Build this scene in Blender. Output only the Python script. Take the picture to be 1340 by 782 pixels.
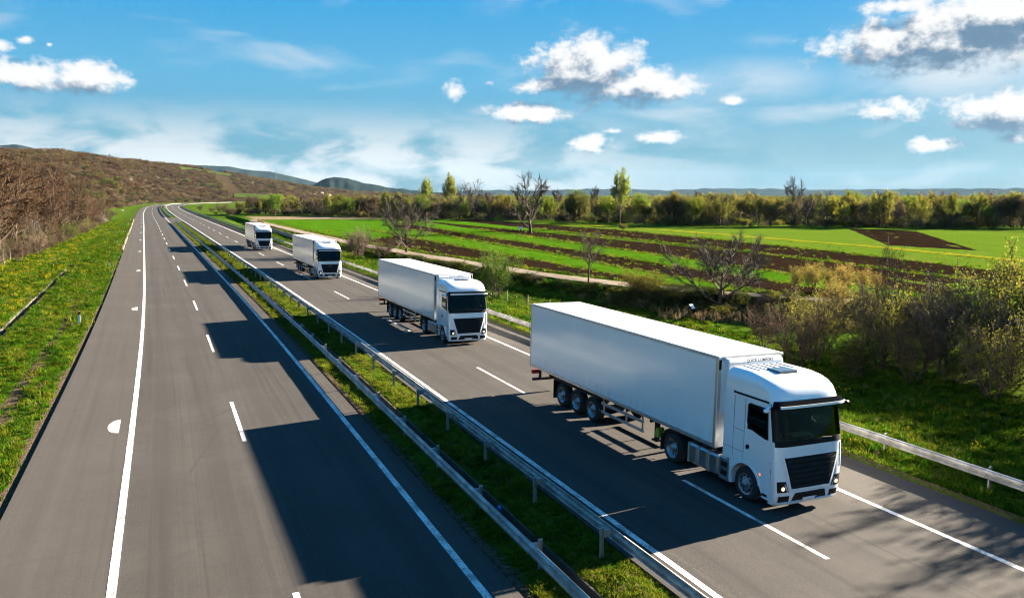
import bpy, math, random
import numpy as np
from math import radians as R, sin, cos, pi, sqrt

for o in list(bpy.data.objects): bpy.data.objects.remove(o)
SC = bpy.context.scene
COL = SC.collection

# ------------------------------------------------------------------ camera
F_PX, CX, CY = 1056.47, 670.0, 391.0
YAW, PITCH, CAM_H = R(22.8106), R(7.3492), 9.0087
cam_data = bpy.data.cameras.new('camera')
cam_data.sensor_width = 36.0
cam_data.lens = F_PX / 1340.0 * 36.0
cam_data.clip_start = 0.1
cam_data.clip_end = 90000.0
cam = bpy.data.objects.new('camera', cam_data)
COL.objects.link(cam)
cam.location = (0, 0, CAM_H)
cam.rotation_euler = (pi / 2 - PITCH, 0, -YAW)
SC.camera = cam

# ------------------------------------------------------------------ sun direction and exposure
SUN_AZ, SUN_EL = math.atan2(13.1, 1.9), math.atan2(4.0, 13.24)   # azimuth from +Y to +X
sun_dir = (sin(SUN_AZ) * cos(SUN_EL), cos(SUN_AZ) * cos(SUN_EL), sin(SUN_EL))
sd = bpy.data.lights.new('sun', 'SUN')
sd.energy = 5.0
sd.angle = R(0.55)
sd.color = (1.0, 0.86, 0.68)
so = bpy.data.objects.new('sun', sd)
COL.objects.link(so)
from mathutils import Vector
so.rotation_euler = Vector(sun_dir).to_track_quat('Z', 'Y').to_euler()
SC.view_settings.view_transform = 'Standard'
SC.view_settings.look = 'None'
SC.view_settings.gamma = 1.0
SC.view_settings.use_curve_mapping = False
EXPO = 3.1
SC.view_settings.exposure = EXPO
SC.cycles.max_bounces = 6
SC.cycles.diffuse_bounces = 2
SC.cycles.glossy_bounces = 3
SC.cycles.transmission_bounces = 4
SC.cycles.transparent_max_bounces = 8
SC.cycles.volume_bounces = 0
SC.cycles.use_denoising = True
SC.cycles.denoising_prefilter = 'FAST'
SC.cycles.filter_width = 1.15
SC.cycles.caustics_reflective = False
SC.cycles.caustics_refractive = False

# camera maths: pixel of the 1340 x 782 photograph -> direction
_F = np.array([sin(YAW) * cos(PITCH), cos(YAW) * cos(PITCH), -sin(PITCH)])
_R = np.array([cos(YAW), -sin(YAW), 0.0])
_U = np.cross(_R, _F)
CAMP = np.array([0, 0, CAM_H])
def ray(px, py):
    d = _F + (px - CX) / F_PX * _R + (CY - py) / F_PX * _U
    return d / np.linalg.norm(d)
def at_z(px, py, z=0.0):
    d = ray(px, py)
    return CAMP + d * ((z - CAM_H) / d[2])
def px_az(px):
    d = ray(px, 250.0)
    return math.atan2(d[0], d[1])
def px_el(px, py):
    return math.asin(ray(px, py)[2])

# ------------------------------------------------------------------ node helpers
class NT:
    def __init__(s, tree):
        s.t = tree; s.n = tree.nodes; s.l = tree.links
    def node(s, typ, **kw):
        nd = s.n.new(typ)
        for k, v in kw.items(): setattr(nd, k, v)
        return nd
    def put(s, sock, v):
        if isinstance(v, bpy.types.NodeSocket): s.l.new(v, sock)
        elif v is not None: sock.default_value = v
    def math(s, op, a, b=None, c=None, clamp=False):
        nd = s.node('ShaderNodeMath', operation=op); nd.use_clamp = clamp
        s.put(nd.inputs[0], a)
        if b is not None: s.put(nd.inputs[1], b)
        if c is not None: s.put(nd.inputs[2], c)
        return nd.outputs[0]
    def ramp(s, v, a, b, c=0.0, d=1.0, smooth=True):
        nd = s.node('ShaderNodeMapRange')
        nd.interpolation_type = 'SMOOTHSTEP' if smooth else 'LINEAR'
        s.put(nd.inputs[0], v)
        for i, x in enumerate((a, b, c, d)): s.put(nd.inputs[1 + i], x)
        return nd.outputs[0]
    def mix(s, f, a, b, mode='MIX'):
        nd = s.node('ShaderNodeMix', data_type='RGBA', blend_type=mode)
        s.put(nd.inputs[0], f)
        s.put(nd.inputs[6], a if isinstance(a, bpy.types.NodeSocket) else (*a, 1) if len(a) == 3 else a)
        s.put(nd.inputs[7], b if isinstance(b, bpy.types.NodeSocket) else (*b, 1) if len(b) == 3 else b)
        return nd.outputs[2]
    def noise(s, vec, scale, detail=4, rough=0.55, dist=0.0):
        nd = s.node('ShaderNodeTexNoise')
        if vec is not None: s.put(nd.inputs['Vector'], vec)
        nd.inputs['Scale'].default_value = scale; nd.inputs['Detail'].default_value = detail
        nd.inputs['Roughness'].default_value = rough; nd.inputs['Distortion'].default_value = dist
        return nd.outputs[0]
    def mapping(s, vec, scale=(1, 1, 1), loc=(0, 0, 0)):
        nd = s.node('ShaderNodeMapping')
        s.put(nd.inputs[0], vec); nd.inputs['Scale'].default_value = scale; nd.inputs['Location'].default_value = loc
        return nd.outputs[0]
    def xyz(s, x, y, z=0.0):
        nd = s.node('ShaderNodeCombineXYZ')
        for i, v in enumerate((x, y, z)): s.put(nd.inputs[i], v)
        return nd.outputs[0]
    def vmath(s, op, a, b=None):
        nd = s.node('ShaderNodeVectorMath', operation=op)
        s.put(nd.inputs[0], a)
        if b is not None: s.put(nd.inputs[1], b)
        return nd.outputs[1] if op in ('LENGTH', 'DISTANCE', 'DOT_PRODUCT') else nd.outputs[0]

# ------------------------------------------------------------------ world: sky with clouds by direction
world = bpy.data.worlds.new('World')
SC.world = world
world.use_nodes = True
world.cycles.sampling_method = 'MANUAL'
world.cycles.sample_map_resolution = 512
wn = NT(world.node_tree)
wn.n.clear()
SKY_STRENGTH = 0.05
CL = 1.0 / (SKY_STRENGTH * 2 ** EXPO)          # radiance that displays as white

# clouds seen: (px, py, half width, half height above, half height below, strength)
PXD = math.degrees(1.0 / F_PX)
CLOUDS = [
    (765, 98, 72, 48, 34, 1.05), (830, 118, 78, 30, 18, 1.0), (715, 112, 50, 22, 16, .8), (880, 122, 34, 14, 10, .7),
    (688, 150, 56, 17, 13, .9), (596, 120, 26, 15, 14, .65), (640, 108, 16, 8, 8, .3),
    (772, 192, 36, 18, 10, .8), (800, 172, 24, 7, 6, .4), (862, 182, 44, 12, 9, .75),
    (52, 100, 70, 18, 18, .9), (126, 106, 44, 22, 16, 1.0), (48, 54, 13, 9, 7, .7), (10, 60, 21, 8, 7, .75), (78, 60, 7, 5, 4, .4),
    (1215, 58, 118, 34, 28, 1.1), (1300, 22, 90, 30, 30, 1.1), (1165, 8, 50, 12, 12, .8), (1095, 62, 36, 9, 9, .5),
    (1155, 142, 52, 15, 18, .75), (1222, 190, 44, 11, 9, .85), (1316, 145, 62, 24, 26, 1.0), (955, 132, 19, 8, 7, .8),
    (1325, 182, 34, 9, 7, .7),
]
def build_cloud_group():
    g = bpy.data.node_groups.new('cloud_density', 'ShaderNodeTree')
    g.interface.new_socket('Vector', in_out='INPUT', socket_type='NodeSocketVector')
    g.interface.new_socket('Density', in_out='OUTPUT', socket_type='NodeSocketFloat')
    n = NT(g)
    gi = n.node('NodeGroupInput'); go = n.node('NodeGroupOutput')
    v = gi.outputs[0]
    sep = n.node('ShaderNodeSeparateXYZ'); n.put(sep.inputs[0], v)
    best = None
    for (px, py, rx, up, dn, st) in CLOUDS:
        ry = (up + dn) / 2
        az, el = math.degrees(px_az(px)), math.degrees(px_el(px, py - (up - dn) / 2))
        vm = n.node('ShaderNodeVectorMath', operation='MULTIPLY_ADD')
        n.put(vm.inputs[0], v); vm.inputs[1].default_value = (1 / (rx * PXD), 1 / (ry * PXD), 0); vm.inputs[2].default_value = (-az / (rx * PXD), -el / (ry * PXD), 0)
        r = n.vmath('LENGTH', vm.outputs[0])
        m = n.math('SUBTRACT', st, r)
        best = m if best is None else n.math('MAXIMUM', best, m)
    # outside the photographed part of the sky the same kind of scattered cloud goes on
    big = n.noise(n.mapping(v, (0.05, 0.11, 1)), 1.0, 2, 0.5)
    out_a = n.ramp(n.math('ABSOLUTE', n.math('SUBTRACT', sep.outputs[0], math.degrees(YAW))), 35, 48)
    out_e = n.ramp(sep.outputs[1], 15, 24)
    outm = n.math('MAXIMUM', out_a, out_e)
    far = n.math('MULTIPLY_ADD', n.math('SUBTRACT', big, 0.69), 7.0, 0.0)
    far = n.math('ADD', far, n.math('MULTIPLY', n.math('SUBTRACT', outm, 1.0), 6.0))
    best = n.math('MAXIMUM', best, far)
    f1 = n.noise(n.mapping(v, (0.62, 0.80, 1)), 1.0, 7, 0.64)
    d = n.math('MULTIPLY_ADD', n.math('SUBTRACT', f1, 0.47), 2.3, best)
    n.put(go.inputs[0], d)
    return g
cg = build_cloud_group()
tc = wn.node('ShaderNodeTexCoord')
sepd = wn.node('ShaderNodeSeparateXYZ'); wn.put(sepd.inputs[0], tc.outputs['Generated'])
az = wn.math('MULTIPLY', wn.math('ARCTAN2', sepd.outputs[0], sepd.outputs[1]), 180 / pi)
el = wn.math('MULTIPLY', wn.math('ARCSINE', sepd.outputs[2]), 180 / pi)
sky = wn.node('ShaderNodeTexSky')
sky.sky_type = 'NISHITA'; sky.sun_disc = False
sky.sun_elevation = SUN_EL; sky.sun_rotation = SUN_AZ
sky.altitude = 200; sky.air_density = 1.0; sky.dust_density = 0.6; sky.ozone_density = 2.0
# clear-air colour with height: deep cyan overhead, paler towards the horizon, over the physical sky
tint = wn.node('ShaderNodeValToRGB')
STOPS = [(0, (.07, .25, .33)), (4, (.115, .38, .54)), (8, (.100, .43, .70)), (13, (.024, .36, .72)), (24, (.026, .31, .72)), (90, (.018, .16, .50))]
tint.color_ramp.elements[0].position = 0.0; tint.color_ramp.elements[0].color = (*STOPS[0][1], 1)
tint.color_ramp.elements[1].position = 1.0; tint.color_ramp.elements[1].color = (*STOPS[-1][1], 1)
for deg, cc in STOPS[1:-1]:
    e = tint.color_ramp.elements.new(deg / 90); e.color = (*cc, 1)
wn.put(tint.inputs[0], wn.math('DIVIDE', el, 90.0))
skyn = wn.mix(1.0, sky.outputs[0], (.55, .62, .70), 'MULTIPLY')
skyt = wn.mix(1.0, tint.outputs[0], (CL, CL, CL), 'MULTIPLY')
skyc = wn.mix(0.96, skyn, skyt)
p0 = wn.xyz(az, el, 0.0)
def dens(dx, dy):
    nd = wn.node('ShaderNodeGroup'); nd.node_tree = cg
    wn.put(nd.inputs[0], wn.vmath('ADD', p0, (dx, dy, 0.0)))
    return nd.outputs[0]
D0, D1 = dens(0, 0), dens(0.55, 1.15)
alpha = wn.ramp(D0, -0.12, 0.55)
litn = wn.math('SUBTRACT', D0, D1)
lit = wn.ramp(wn.math('MULTIPLY_ADD', D0, -0.55, wn.math('ADD', wn.math('MULTIPLY', litn, 1.15), 0.20)), -0.42, 0.50)
ccol = wn.mix(lit, (0.15 * CL, 0.26 * CL, 0.39 * CL), (0.98 * CL, 0.975 * CL, 0.965 * CL))
# thin veils and the pale bank near the horizon
veil = wn.noise(wn.mapping(p0, (0.10, 0.35, 1), (3.1, 7.7, 0)), 1.0, 5, 0.5, 0.4)
low = wn.ramp(el, 6.8, 2.2)
bank = wn.noise(wn.mapping(p0, (0.16, 0.40, 1), (1.4, 2.2, 0)), 1.0, 7, 0.55, 0.3)
va = wn.math('MULTIPLY', wn.ramp(bank, 0.34, 0.56), low)
va2 = wn.math('MULTIPLY', wn.math('MULTIPLY', wn.ramp(veil, 0.50, 0.78), 0.5), wn.ramp(el, 24, 11))
va = wn.math('MULTIPLY', va, wn.ramp(az, 46, 14, .08, 1.0))
soft = None
for (px, py, rx, ry, st) in ((1245, 95, 170, 50, .70), (960, 108, 150, 38, .60), (1340, 40, 230, 130, .9), (660, 215, 300, 34, .40)):
    azc, elc = math.degrees(px_az(px)), math.degrees(px_el(px, py))
    vm = wn.node('ShaderNodeVectorMath', operation='MULTIPLY_ADD'); wn.put(vm.inputs[0], p0)
    vm.inputs[1].default_value = (1 / (rx * PXD), 1 / (ry * PXD), 0); vm.inputs[2].default_value = (-azc / (rx * PXD), -elc / (ry * PXD), 0)
    k_ = wn.math('MULTIPLY', wn.ramp(wn.vmath('LENGTH', vm.outputs[0]), 1.0, 0.0), st)
    soft = k_ if soft is None else wn.math('MAXIMUM', soft, k_)
va2 = wn.math('MAXIMUM', va2, wn.math('MULTIPLY', soft, wn.ramp(bank, .30, .60, .25, 1.0)))
veil_a = wn.math('MAXIMUM', wn.math('MULTIPLY', va, 0.80), va2)
c1 = wn.mix(veil_a, skyc, (0.90 * CL, 0.90 * CL, 0.89 * CL))
c2 = wn.mix(alpha, c1, ccol)
bg = wn.node('ShaderNodeBackground'); wn.put(bg.inputs[0], c2); bg.inputs[1].default_value = SKY_STRENGTH
wo = wn.node('ShaderNodeOutputWorld'); wn.l.new(bg.outputs[0], wo.inputs[0])

# ------------------------------------------------------------------ materials
MATS = {}
def mat(name, col, rough=0.6, metal=0.0, spec=0.5, coat=0.0, var=0.0, vscale=3.0, bump=0.0, bscale=30.0, emit=None, estr=0.0, trans=0.0, objvar=0.0, col2=None, sheen=0.0):
    """procedural principled material: colour broken by noise, optional bump and per-object variation"""
    m = bpy.data.materials.new(name); m.use_nodes = True
    n = NT(m.node_tree); b = n.n['Principled BSDF']
    c = (*col, 1)
    t = n.node('ShaderNodeTexCoord')
    out = None
    if var > 0 or col2:
        nz = n.noise(t.outputs['Object'], vscale, 5, 0.6)
        hi = col2 if col2 else tuple(min(1, x * (1 + var)) for x in col)
        lo = tuple(x * (1 - var) for x in col)
        out = n.mix(n.ramp(nz, 0.3, 0.7), lo, hi)
    if objvar > 0:
        oi = n.node('ShaderNodeObjectInfo')
        hsv = n.node('ShaderNodeHueSaturation')
        n.put(hsv.inputs['Color'], out if out else c)
        n.put(hsv.inputs['Value'], n.ramp(oi.outputs['Random'], 0, 1, 1 - objvar, 1 + objvar, False))
        n.put(hsv.inputs['Hue'], n.ramp(n.math('FRACT', n.math('MULTIPLY', oi.outputs['Random'], 7.31)), 0, 1, 0.5 - objvar * .07, 0.5 + objvar * .07, False))
        out = hsv.outputs[0]
    if out is not None: n.put(b.inputs['Base Color'], out)
    else: b.inputs['Base Color'].default_value = c
    b.inputs['Roughness'].default_value = rough
    b.inputs['Metallic'].default_value = metal
    b.inputs['Specular IOR Level'].default_value = spec
    b.inputs['Coat Weight'].default_value = coat
    b.inputs['Coat Roughness'].default_value = 0.16
    if trans: b.inputs['Transmission Weight'].default_value = trans
    if emit: b.inputs['Emission Color'].default_value = (*emit, 1); b.inputs['Emission Strength'].default_value = estr
    if bump > 0:
        bp = n.node('ShaderNodeBump'); bp.inputs['Strength'].default_value = bump; bp.inputs['Distance'].default_value = 0.02
        n.put(bp.inputs['Height'], n.noise(t.outputs['Object'], bscale, 4))
        n.put(b.inputs['Normal'], bp.outputs[0])
    MATS[name] = m
    return m
NATURE = .66
def kc(c): return tuple(x * NATURE for x in c)
def leafmat(name, col, objvar=0.3, transl=0.48):
    col = kc(col)
    m = bpy.data.materials.new(name); m.use_nodes = True
    n = NT(m.node_tree); n.n.clear()
    oi = n.node('ShaderNodeObjectInfo'); hsv = n.node('ShaderNodeHueSaturation')
    geo = n.node('ShaderNodeNewGeometry')
    nz = n.noise(geo.outputs['Position'], 0.9, 3)
    cc = n.mix(n.ramp(nz, 0.3, 0.7), tuple(c * .72 for c in col), tuple(c * 1.25 for c in col))
    n.put(hsv.inputs['Color'], cc)
    n.put(hsv.inputs['Value'], n.ramp(oi.outputs['Random'], 0, 1, 1 - objvar, 1 + objvar, False))
    n.put(hsv.inputs['Hue'], n.ramp(n.math('FRACT', n.math('MULTIPLY', oi.outputs['Random'], 7.31)), 0, 1, 0.5 - objvar * .08, 0.5 + objvar * .08, False))
    d = n.node('ShaderNodeBsdfDiffuse'); n.put(d.inputs[0], hsv.outputs[0])
    tr = n.node('ShaderNodeBsdfTranslucent'); n.put(tr.inputs[0], hsv.outputs[0])
    mx = n.node('ShaderNodeMixShader'); mx.inputs[0].default_value = transl
    n.l.new(d.outputs[0], mx.inputs[1]); n.l.new(tr.outputs[0], mx.inputs[2])
    o = n.node('ShaderNodeOutputMaterial'); n.l.new(mx.outputs[0], o.inputs[0])
    MATS[name] = m
    return m

# ------------------------------------------------------------------ mesh helpers
class MB:
    """collects shapes of ONE part"""
    def __init__(s): s.v = []; s.f = []; s.m = []
    def add(s, vs, fs, mi=0):
        o = len(s.v); s.v.extend([tuple(map(float, x)) for x in vs]); s.f.extend([tuple(i + o for i in f) for f in fs]); s.m.extend([mi] * len(fs)); return s
    def box(s, x0, x1, y0, y1, z0, z1, mi=0, bev=0.0):
        if bev <= 0:
            vs = [(x0, y0, z0), (x1, y0, z0), (x1, y1, z0), (x0, y1, z0), (x0, y0, z1), (x1, y0, z1), (x1, y1, z1), (x0, y1, z1)]
            return s.add(vs, [(3, 2, 1, 0), (4, 5, 6, 7), (0, 1, 5, 4), (1, 2, 6, 5), (2, 3, 7, 6), (3, 0, 4, 7)], mi)
        b = bev; vs = []
        # chamfered box: each corner gives three vertices
        for z, dz in ((z0, 1), (z1, -1)):
            for (x, dx, y, dy) in ((x0, 1, y0, 1), (x1, -1, y0, 1), (x1, -1, y1, -1), (x0, 1, y1, -1)):
                vs += [(x + b * dx, y + b * dy, z), (x, y + b * dy, z + b * dz), (x + b * dx, y, z + b * dz)]
        def V(k, c, a): return k * 12 + c * 3 + a
        fs = [(V(0,3,0),V(0,2,0),V(0,1,0),V(0,0,0)), (V(1,0,0),V(1,1,0),V(1,2,0),V(1,3,0))]
        fs += [(V(0,0,2),V(0,1,2),V(1,1,2),V(1,0,2)), (V(0,2,2),V(0,3,2),V(1,3,2),V(1,2,2)),
               (V(0,1,1),V(0,2,1),V(1,2,1),V(1,1,1)), (V(0,3,1),V(0,0,1),V(1,0,1),V(1,3,1))]
        fs += [(V(0,0,0),V(0,1,0),V(0,1,2),V(0,0,2)), (V(0,2,0),V(0,3,0),V(0,3,2),V(0,2,2)), (V(0,1,0),V(0,2,0),V(0,2,1),V(0,1,1)), (V(0,3,0),V(0,0,0),V(0,0,1),V(0,3,1)),
               (V(1,1,0),V(1,0,0),V(1,0,2),V(1,1,2)), (V(1,3,0),V(1,2,0),V(1,2,2),V(1,3,2)), (V(1,2,0),V(1,1,0),V(1,1,1),V(1,2,1)), (V(1,0,0),V(1,3,0),V(1,3,1),V(1,0,1))]
        fs += [(V(0,0,2),V(1,0,2),V(1,0,1),V(0,0,1)), (V(0,1,1),V(1,1,1),V(1,1,2),V(0,1,2)), (V(0,2,2),V(1,2,2),V(1,2,1),V(0,2,1)), (V(0,3,1),V(1,3,1),V(1,3,2),V(0,3,2))]
        for c in range(4):
            fs.append((V(0,c,0),V(0,c,1),V(0,c,2)) if c % 2 else (V(0,c,0),V(0,c,2),V(0,c,1)))
            fs.append((V(1,c,0),V(1,c,2),V(1,c,1)) if c % 2 else (V(1,c,0),V(1,c,1),V(1,c,2)))
        return s.add(vs, fs, mi)
    def grid(s, P, mi=0, closed=False, flip=False, skip=None):
        """P: rows of points"""
        nr, nc = len(P), len(P[0]); vs = [p for r in P for p in r]; fs = []
        for i in range(nr - 1):
            for j in range(nc if closed else nc - 1):
                if skip and skip(i, j): continue
                q = (i * nc + j, i * nc + (j + 1) % nc, (i + 1) * nc + (j + 1) % nc, (i + 1) * nc + j)
                fs.append(q[::-1] if flip else q)
        return s.add(vs, fs, mi)
    def tube(s, pts, r, k=8, mi=0, caps=True):
        pts = [np.array(p, float) for p in pts]; rs = r if isinstance(r, (list, tuple)) else [r] * len(pts)
        rows = []
        for i, p in enumerate(pts):
            t = pts[min(i + 1, len(pts) - 1)] - pts[max(i - 1, 0)]; t /= (np.linalg.norm(t) + 1e-9)
            a = np.cross(t, (0, 0, 1) if abs(t[2]) < .9 else (1, 0, 0)); a /= np.linalg.norm(a); b = np.cross(t, a)
            rows.append([p + rs[i] * (cos(2 * pi * j / k) * a + sin(2 * pi * j / k) * b) for j in range(k)])
        o = len(s.v); s.grid(rows, mi, closed=True)
        if caps:
            s.f.append(tuple(range(o + k - 1, o - 1, -1))); s.f.append(tuple(range(o + (len(rows) - 1) * k, o + len(rows) * k))); s.m += [mi, mi]
        return s
    def lathe(s, prof, c=(0, 0, 0), k=28, mi=0, axis='x'):
        """prof: (offset along axis, radius)"""
        rows = []
        for a, r in prof:
            row = []
            for j in range(k):
                t = 2 * pi * j / k
                if axis == 'x': row.append((c[0] + a, c[1] + r * cos(t), c[2] + r * sin(t)))
                elif axis == 'y': row.append((c[0] + r * cos(t), c[1] + a, c[2] + r * sin(t)))
                else: row.append((c[0] + r * cos(t), c[1] + r * sin(t), c[2] + a))
            rows.append(row)
        return s.grid(rows, mi, closed=True)
    def mesh(s, name, mats, smooth=False):
        me = bpy.data.meshes.new(name); me.from_pydata(s.v, [], s.f); me.update()
        for m in (mats if isinstance(mats, (list, tuple)) else [mats]): me.materials.append(MATS[m] if isinstance(m, str) else m)
        if max(s.m, default=0): me.polygons.foreach_set('material_index', s.m)
        if smooth: me.polygons.foreach_set('use_smooth', [True] * len(me.polygons))
        return me
    def build(s, name, mats, parent=None, smooth=False, loc=(0, 0, 0)):
        return link(name, s.mesh(name, mats, smooth), parent, loc)
def link(name, me, parent=None, loc=(0, 0, 0)):
    o = bpy.data.objects.new(name, me); COL.objects.link(o); o.parent = parent; o.location = loc
    return o
def tag(o, label=None, cat=None, group=None, kind=None):
    if label: o['label'] = label
    if cat: o['category'] = cat
    if group: o['group'] = group
    if kind: o['kind'] = kind
    return o
def thing(name, label, cat, loc=(0, 0, 0), rot=(0, 0, 0), group=None):
    o = bpy.data.objects.new(name, None); COL.objects.link(o); o.empty_display_size = .3
    o.location = loc; o.rotation_euler = rot
    return tag(o, label, cat, group)
def dup(root, parent=None):
    c = root.copy(); COL.objects.link(c); c.parent = parent
    for ch in list(root.children): dup(ch, c)
    return c
def npmesh(name, V, Fc, mats, smooth=False, mi=None):
    me = bpy.data.meshes.new(name)
    V = np.asarray(V, np.float32); Fc = np.asarray(Fc, np.int32); k = Fc.shape[1]
    me.vertices.add(len(V)); me.vertices.foreach_set('co', V.ravel())
    me.loops.add(Fc.size); me.loops.foreach_set('vertex_index', Fc.ravel())
    me.polygons.add(len(Fc)); me.polygons.foreach_set('loop_start', np.arange(0, Fc.size, k, dtype=np.int32))
    me.update(calc_edges=True)
    for m in (mats if isinstance(mats, (list, tuple)) else [mats]): me.materials.append(MATS[m])
    if mi is not None: me.polygons.foreach_set('material_index', np.asarray(mi, np.int32))
    me.validate()
    if smooth: me.shade_smooth()
    else: me.shade_flat()
    return me
def smooth_noise(x, y, seed=0, octaves=3):
    r = np.zeros_like(np.asarray(x, float)); rg = np.random.RandomState(seed)
    for k in range(octaves):
        for j in range(4):
            a = rg.uniform(0, 2 * pi); f = 2 ** k * rg.uniform(.7, 1.3); ph = rg.uniform(0, 6.28)
            r = r + np.sin((x * np.cos(a) + y * np.sin(a)) * f * 2 * pi + ph) / 2 ** k / 3
    return r

# ------------------------------------------------------------------ road alignment
_cy = np.array([0., 50, 100, 150, 200, 250, 300, 370, 450, 540, 620, 690, 760, 822, 870, 920, 980, 1040, 1100])
_cx = np.array([0., -.469, -1.565, -2.916, -4.29, -5.6, -7.0, -9.0, -11.0, -12.6, -13.6, -13.0, -10.5, -6, 2, 14, 36, 66, 100])
def _spline(x, y):
    n = len(x); h = np.diff(x); A = np.zeros((n, n)); b = np.zeros(n); A[0, 0] = 2; A[0, 1] = 1; b[0] = 0; A[-1, -1] = 1
    for i in range(1, n - 1):
        A[i, i - 1] = h[i - 1]; A[i, i] = 2 * (h[i - 1] + h[i]); A[i, i + 1] = h[i]
        b[i] = 6 * ((y[i + 1] - y[i]) / h[i] - (y[i] - y[i - 1]) / h[i - 1])
    return np.linalg.solve(A, b), h
_M, _h = _spline(_cy, _cx)
def bend(Y):
    Y = np.asarray(Y, float); Yc = np.clip(Y, 0, _cy[-1]); i = np.clip(np.searchsorted(_cy, Yc) - 1, 0, len(_h) - 1)
    a = (_cy[i + 1] - Yc); b = (Yc - _cy[i]); h = _h[i]
    return _M[i] * a ** 3 / (6 * h) + _M[i + 1] * b ** 3 / (6 * h) + (_cx[i] / h - _M[i] * h / 6) * a + (_cx[i + 1] / h - _M[i + 1] * h / 6) * b
def right_z(u): return -.02 * (u - 10.3)
L_EDGE0, L_EDGE1, R_EDGE0, R_EDGE1 = -4.6, 7.05, 10.3, 22.0

# dirt track beside the fields
_ty = np.array([-100., 20, 40, 52.7, 63, 70, 76, 85, 100, 116, 150, 200, 280, 420])
_tx = np.array([120., 92, 63, 50.2, 43.4, 41, 39.2, 37.2, 35.6, 33.4, 30.5, 28.5, 26.5, 25])
def track_x(Y): return np.interp(Y, _ty, _tx)
CH_L, CH_M = -10.3, 8.5       # drainage channels: left verge, median
def terrain(X, Y):
    X = np.asarray(X, float); Y = np.asarray(Y, float)
    u = X - bend(Y)
    z = np.full(u.shape, -.06)
    d = -u + L_EDGE0
    left = -.07 - .05 * np.clip(d - .4, 0, 4) + .03 * np.clip(d - 7.5, 0, 6) + .11 * np.clip(d - 13.5, 0, 75) + .25 * smooth_noise(X / 22, Y / 22, 3) * np.clip((d - 7) / 12, 0, 1) + .04 * smooth_noise(X / 4, Y / 6, 5) * np.clip((d - 1) / 3, 0, 1)
    z = np.where(u < L_EDGE0, left, z)
    z = np.where((u >= L_EDGE0 + .15) & (u <= L_EDGE1 - .15), -.4, z)
    z = np.where((u >= R_EDGE0 + .15) & (u <= R_EDGE1 - .15), -.55, z)
    dr = u - R_EDGE1
    tx = track_x(Y); room = np.clip((tx - bend(Y) - 27) / 9, 0, 1)
    sw = -.26 - .13 * np.clip(dr - 1.8, 0, 8) * room + .06 * smooth_noise(X / 9, Y / 9, 8) * np.clip(dr / 4, 0, 1)
    s = X - tx
    bank = .22 - np.clip(-s - 1.7, 0, 30) * .62
    right = np.where(s > -1.7, .22 - .01 * np.clip(s - 2, 0, 32), np.maximum(sw, bank))
    far = np.clip((Y - 330) / 90, 0, 1)
    right = right * (1 - far) + (-.25) * far
    right = np.where(X > 70, np.minimum(right, -.1), right)
    z = np.where(u > R_EDGE1, right, z)
    # beyond the woods the plain levels out
    fade = np.clip((np.hypot(X, Y) - 500) / 500, 0, 1)
    z = np.where(u < L_EDGE0 - 14, z * (1 - fade) + -.3 * fade, z)
    return z

# ------------------------------------------------------------------ ground material
def make_ground_mat():
    m = bpy.data.materials.new('ground_grass'); m.use_nodes = True
    n = NT(m.node_tree); b = n.n['Principled BSDF']
    geo = n.node('ShaderNodeNewGeometry'); P = geo.outputs['Position']
    big = n.noise(P, 0.05, 4); mid = n.noise(P, 0.6, 5, 0.65); fine = n.noise(P, 7.0, 4, 0.7)
    g = n.mix(n.ramp(mid, .32, .68), (0.0264, 0.0594, 0.0053), (0.0627, 0.1122, 0.0092))
    g = n.mix(n.math('MULTIPLY', n.ramp(big, .45, .7), .55), g, (0.0924, 0.1056, 0.0165))
    g = n.mix(n.math('MULTIPLY', n.ramp(fine, .45, .75), .5), g, (0.0231, 0.0363, 0.0066))
    at = n.node('ShaderNodeAttribute'); at.attribute_name = 'dirt'
    dirt = n.mix(n.ramp(fine, .3, .7), (0.0495, 0.0330, 0.0198), (0.1254, 0.0924, 0.0627))
    f = n.ramp(n.math('ADD', at.outputs['Fac'], n.math('MULTIPLY', n.math('SUBTRACT', mid, .5), .9)), .3, .7)
    c = n.mix(f, g, dirt)
    n.put(b.inputs['Base Color'], c); b.inputs['Roughness'].default_value = 1.0; b.inputs['Specular IOR Level'].default_value = .0
    bp = n.node('ShaderNodeBump'); bp.inputs['Strength'].default_value = .9; bp.inputs['Distance'].default_value = .12
    n.put(bp.inputs['Height'], n.math('ADD', fine, n.math('MULTIPLY', mid, 1.5))); n.put(b.inputs['Normal'], bp.outputs[0])
    MATS['ground_grass'] = m
make_ground_mat()
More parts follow.
